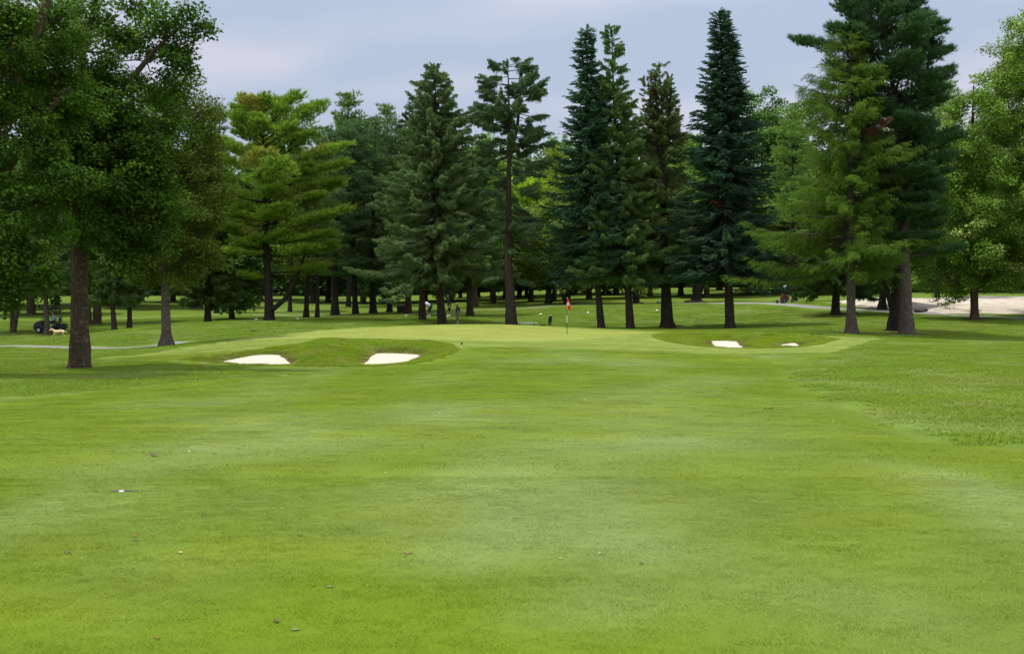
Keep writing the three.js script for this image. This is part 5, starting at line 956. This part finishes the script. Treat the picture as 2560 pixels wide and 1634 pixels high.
// ---- bags on trolleys beyond the tees
function trolley(px, d, label, bagMat, trimMat, covers, turn, tall = 1) {
  const [x, y, z] = spot(px, d), T = thing('golf_trolley', label, 'golf trolley', x, y, z, turn), ax = V3(0.22, 0.94, 0).normalize();
  const q = (t, a = 0, c = 0) => [-0.02 + ax.x * t + a, 0.14 + ax.y * t * tall, c];
  part('bag', [limb([V3(...q(0)), V3(...q(0.1)), V3(...q(0.45)), V3(...q(0.88))], [0.12, 0.14, 0.135, 0.15], 14), limb([V3(...q(0.12, -0.14)), V3(...q(0.3, -0.16)), V3(...q(0.48, -0.13))], [0.05, 0.09, 0.05], 10)], bagMat, T);
  part('bag_collar', limb([V3(...q(0.84)), V3(...q(0.92))], [0.158, 0.158], 14), trimMat, T);
  part('frame', [rod(q(0.05, 0.14), q(0.98, 0.2), 0.014), rod(q(0.98, 0.2), [0.52, 1.05, 0], 0.014), rod([0.1, 0.16, 0], [0.1, 0.16, 0.28], 0.012), rod([0.1, 0.16, 0], [0.1, 0.16, -0.28], 0.012), rod([0.1, 0.2, 0], [-0.42, 0.12, 0], 0.014)], M.black, T);
  for (const [a, c] of [[0.1, 0.29], [0.1, -0.29], [-0.44, 0]]) wheel(T, a, 0.15, c, 0.15, 0.05, M.grey);
  covers.forEach(([a, c, h, mat], k) => { const top = q(0.9 + h, a, c); part('club_shaft', rod(q(0.8, a * 0.6, c * 0.6), top, 0.007), M.steel, T); part('head_cover', flesh([[top, [top[0] - 0.06, top[1] + 0.05, top[2]], 0.045, 0.055]], 0.02, 0.014), mat, T); });
  return T;
}
trolley(1956, 127, 'red and black golf bag on trolley with black and white head covers', M.darkRed, M.black, [[-0.06, 0.05, 0.34, M.white], [0.05, 0.06, 0.4, M.white], [0.0, -0.05, 0.36, M.black], [0.07, -0.04, 0.28, M.white], [-0.03, 0, 0.2, M.white]], 0.2);
trolley(1968, 128.5, 'dark golf bag on trolley with one white head cover', M.darkRed, M.blackCloth, [[0.03, 0.04, 0.1, M.white], [-0.04, 0, 0.05, M.black]], 2.9, 0.8);
trolley(1656, 141, 'silver grey golf bag half hidden by the olive spruce', M.grey, M.white, [[0.0, 0.04, 0.15, M.white], [0.05, -0.03, 0.1, M.black]], 0.4, 0.9);
{ // carts far off under the trees
  const a = spot(1452, 182); const T = golfCart('utility_cart', 'dark far-off work cart with yellow wheel hubs behind the flag', a[0], a[1], a[2], 0.1, M.black, M.yellow);
  T.scale.set(0.72, 0.72, 0.72); part('load_bed', bx(0.7, 0.08, 1.1, 1.0, 0.98, 0, 0.03), M.rim, T);
  const b = spot(1514, 180), Y = thing('mower', 'yellow mower half hidden behind the green spruce', 'mower', b[0], b[1], b[2], 0.3);
  part('hood', bx(0.75, 0.34, 0.5, 0, 0.52, 0, 0.12), M.yellow, Y); part('deck', bx(1.0, 0.16, 0.9, 0.05, 0.24, 0, 0.06), M.darkGreen, Y); part('seat', [bx(0.3, 0.1, 0.36, 0.42, 0.6, 0, 0.04), bx(0.08, 0.32, 0.36, 0.56, 0.78, 0, 0.04)], M.black, Y); part('steering_wheel', new THREE.TorusGeometry(0.13, 0.014, 8, 20).rotateY(Math.PI / 2).translate(0.18, 0.82, 0), M.black, Y);
  for (const [x, z, r] of [[-0.35, 0.34, 0.15], [-0.35, -0.34, 0.15], [0.42, 0.36, 0.22], [0.42, -0.36, 0.22]]) wheel(Y, x, r, z, r, 0.14, M.yellow);
}
// ---- mulch at the feet of two far trees, a dark rock in the sand
[[1738, 147, 1.1, 'brown mulch ring around the thick trunk'], [1592, 147, 0.8, 'brown mulch ring around the leaning trunk']].forEach(([px, d, r, label]) => { const [x, y, z] = spot(px, d), g = new THREE.SphereGeometry(r, 28, 10, 0, 6.2832, 0, 1.57).scale(1, 0.24, 1), p = g.attributes.position; for (let i = 0; i < p.count; i++) { const n = 0.75 + 0.5 * vnoise(p.getX(i) * 5 + 30, p.getZ(i) * 5 + 30); p.setXYZ(i, p.getX(i) * n, p.getY(i) * n - 0.02, p.getZ(i) * n); } g.computeVertexNormals(); single('mulch_ring', g, M.mulch, label, 'mulch', x, y, z); });
{ const [x, y, z] = spot(2302, 114.5), g = new THREE.IcosahedronGeometry(0.42, 4), p = g.attributes.position; for (let i = 0; i < p.count; i++) { const n = 0.75 + 0.5 * vnoise(p.getX(i) * 4 + 20, p.getY(i) * 4 + p.getZ(i) * 3 + 20); p.setXYZ(i, p.getX(i) * n * 1.3, p.getY(i) * n * 0.7 + 0.1, p.getZ(i) * n); } g.computeVertexNormals(); single('rock', g, paint(0.05, 0.045, 0.04, 0.95), 'dark rock lying at the foot of the sand heap', 'rock', x, y, z); }
// ---- leaves, divots and other litter on the fairway
{
  const r = rng(404), leafGeo = [0, 1, 2].map(() => {
    const p = [], idx = [], N = 7;
    for (let i = 0; i <= N; i++) for (const q of [-1, 0, 1]) { const t = i / N, w = 0.032 * Math.sin(Math.PI * Math.pow(t, 0.8)) * (0.8 + 0.4 * r()); p.push((t - 0.5) * 0.11, 0.008 + 0.02 * Math.abs(q) * (0.5 + r() * 0.8) + 0.016 * Math.sin(t * 3.1), q * w); }
    for (let i = 0; i < N; i++) for (let q = 0; q < 2; q++) { const a = i * 3 + q; idx.push(a, a + 1, a + 3, a + 1, a + 4, a + 3); }
    const g = new THREE.BufferGeometry(); g.setAttribute('position', new THREE.Float32BufferAttribute(p, 3)); g.setIndex(idx); g.computeVertexNormals(); return g;
  });
  const mats = [M.leafBrown, M.leafRust, M.leafStraw].map((m) => { m.side = THREE.DoubleSide; return m; });
  const leaf = (px, py, k, s, label, group) => { const [x, d] = hit(px, py), m = single('fallen_leaf', leafGeo[Math.floor(r() * 3)], mats[k], label, 'fallen leaf', x, ground(x, d) + 0.006, -d, group); m.rotation.y = r() * 6.28; m.scale.set(s, s * 0.45, s); };
  leaf(385, 1142, 0, 1.5, 'large dark curled leaf lying alone on the fairway'); leaf(1922, 1023, 1, 1.6, 'long rust-brown leaf lying on the fairway past the rough edge');
  for (const [px, py, k] of [[225, 1220, 0], [237, 1231, 0], [95, 1239, 1], [168, 1397, 0], [750, 1349, 0], [690, 1569, 0], [392, 1608, 1], [2218, 1104, 1], [2000, 1240, 1], [1634, 1195, 0], [1423, 1166, 0], [1020, 1386, 1], [1056, 1117, 1], [282, 1131, 0], [536, 1138, 0], [598, 1125, 0], [905, 948, 0], [1350, 952, 0], [2335, 1130, 0], [339, 1352, 1], [382, 1349, 1], [510, 1289, 0], [962, 932, 0], [1632, 925, 0], [1603, 1416, 0], [1823, 996, 0], [280, 1086, 0], [90, 1032, 1], [1400, 1410, 2], [450, 1387, 2], [482, 1058, 2], [1270, 1102, 2], [1500, 1390, 2]])
    leaf(px, py, k, 0.32 + 0.28 * r(), ['small dark brown fallen leaf on the fairway', 'small rusty fallen leaf on the fairway', 'small straw-coloured fallen leaf on the fairway'][k], ['dark leaves', 'rusty leaves', 'straw leaves'][k] + ' scattered on the fairway');
  const scar = (seed, w, l) => { const q = rng(seed), g = new THREE.CircleGeometry(1, 22).rotateX(-Math.PI / 2), p = g.attributes.position; for (let i = 1; i < p.count; i++) { const k = 0.75 + 0.4 * q(); p.setXYZ(i, p.getX(i) * l * k, 0.002 * q(), p.getZ(i) * w * k); } p.setXYZ(p.count - 1, p.getX(1), p.getY(1), p.getZ(1)); return g; };
  for (const [px, py, l, k] of [[823, 1471, 0.055, 0], [738, 1581, 0.05, 0], [340, 1354, 0.06, 1], [505, 1202, 0.08, 1], [1290, 1303, 0.05, 1], [1980, 1248, 0.09, 1]]) {
    const [x, d] = hit(px, py), T = thing('divot', k ? 'thin brown divot scar in the fairway turf' : 'small sandy divot with dark rim in the fairway turf', 'divot', x, ground(x, d) + 0.004, -d, 0.2, k ? 'thin brown divots' : 'sandy divots');
    part('soil', scar(px, 0.016, l * 0.5), M.soil, T); part('fill', scar(px + 1, 0.009, l * 0.3).translate(0, 0.002, 0.005), k ? M.leafBrown : M.divotSand, T);
  }
  const [x, d] = hit(303, 1231), T = thing('sprinkler_head', 'white-topped sprinkler head on a flat soil patch coloured dark as a hollow in the fairway', 'sprinkler', x, ground(x, d) + 0.004, -d);
  part('plate', lathe([[0.001, 0.008], [0.022, 0.007], [0.026, 0.003], [0.026, -0.03]]), M.rim, T); part('painted_dip', scar(5, 0.045, 0.13).translate(0, 0.003, -0.04), M.soil, T);  // flat soil disc, coloured dark for the shade of a hollow
  // clover petals and clippings, too many to count
  const bit = new THREE.BufferGeometry(); bit.setAttribute('position', new THREE.Float32BufferAttribute([-0.012, 0, -0.008, 0.012, 0.004, -0.006, 0.01, 0.006, 0.01, -0.01, 0.002, 0.008], 3)); bit.setIndex([0, 2, 1, 0, 3, 2]); bit.computeVertexNormals();
  const n = 130, im = new THREE.InstancedMesh(bit, paint(0.9, 0.9, 0.9, 0.8, { side: THREE.DoubleSide }), n), Q = new THREE.Matrix4(), col = new THREE.Color();
  for (let i = 0; i < n; i++) {
    const D = 12 + 46 * Math.pow(r(), 0.7), X = (r() - 0.5) * 0.62 * D; Q.makeRotationY(r() * 6.28).scale(V3(1, 1, 1).multiplyScalar(0.7 + r() * 0.9)).setPosition(X, ground(X, D) + 0.014, -D); im.setMatrixAt(i, Q);
    im.setColorAt(i, col.setRGB(...(r() < 0.55 ? [0.75, 0.78, 0.5] : r() < 0.6 ? [0.06, 0.045, 0.02] : [0.45, 0.4, 0.12])));
  }
  im.name = 'fallen_petals'; scene.add(tag(im, 'pale petals and clippings sprinkled over the fairway', 'petals', null, 'stuff'));
}


shadows(scene);
renderer.render(scene, camera);
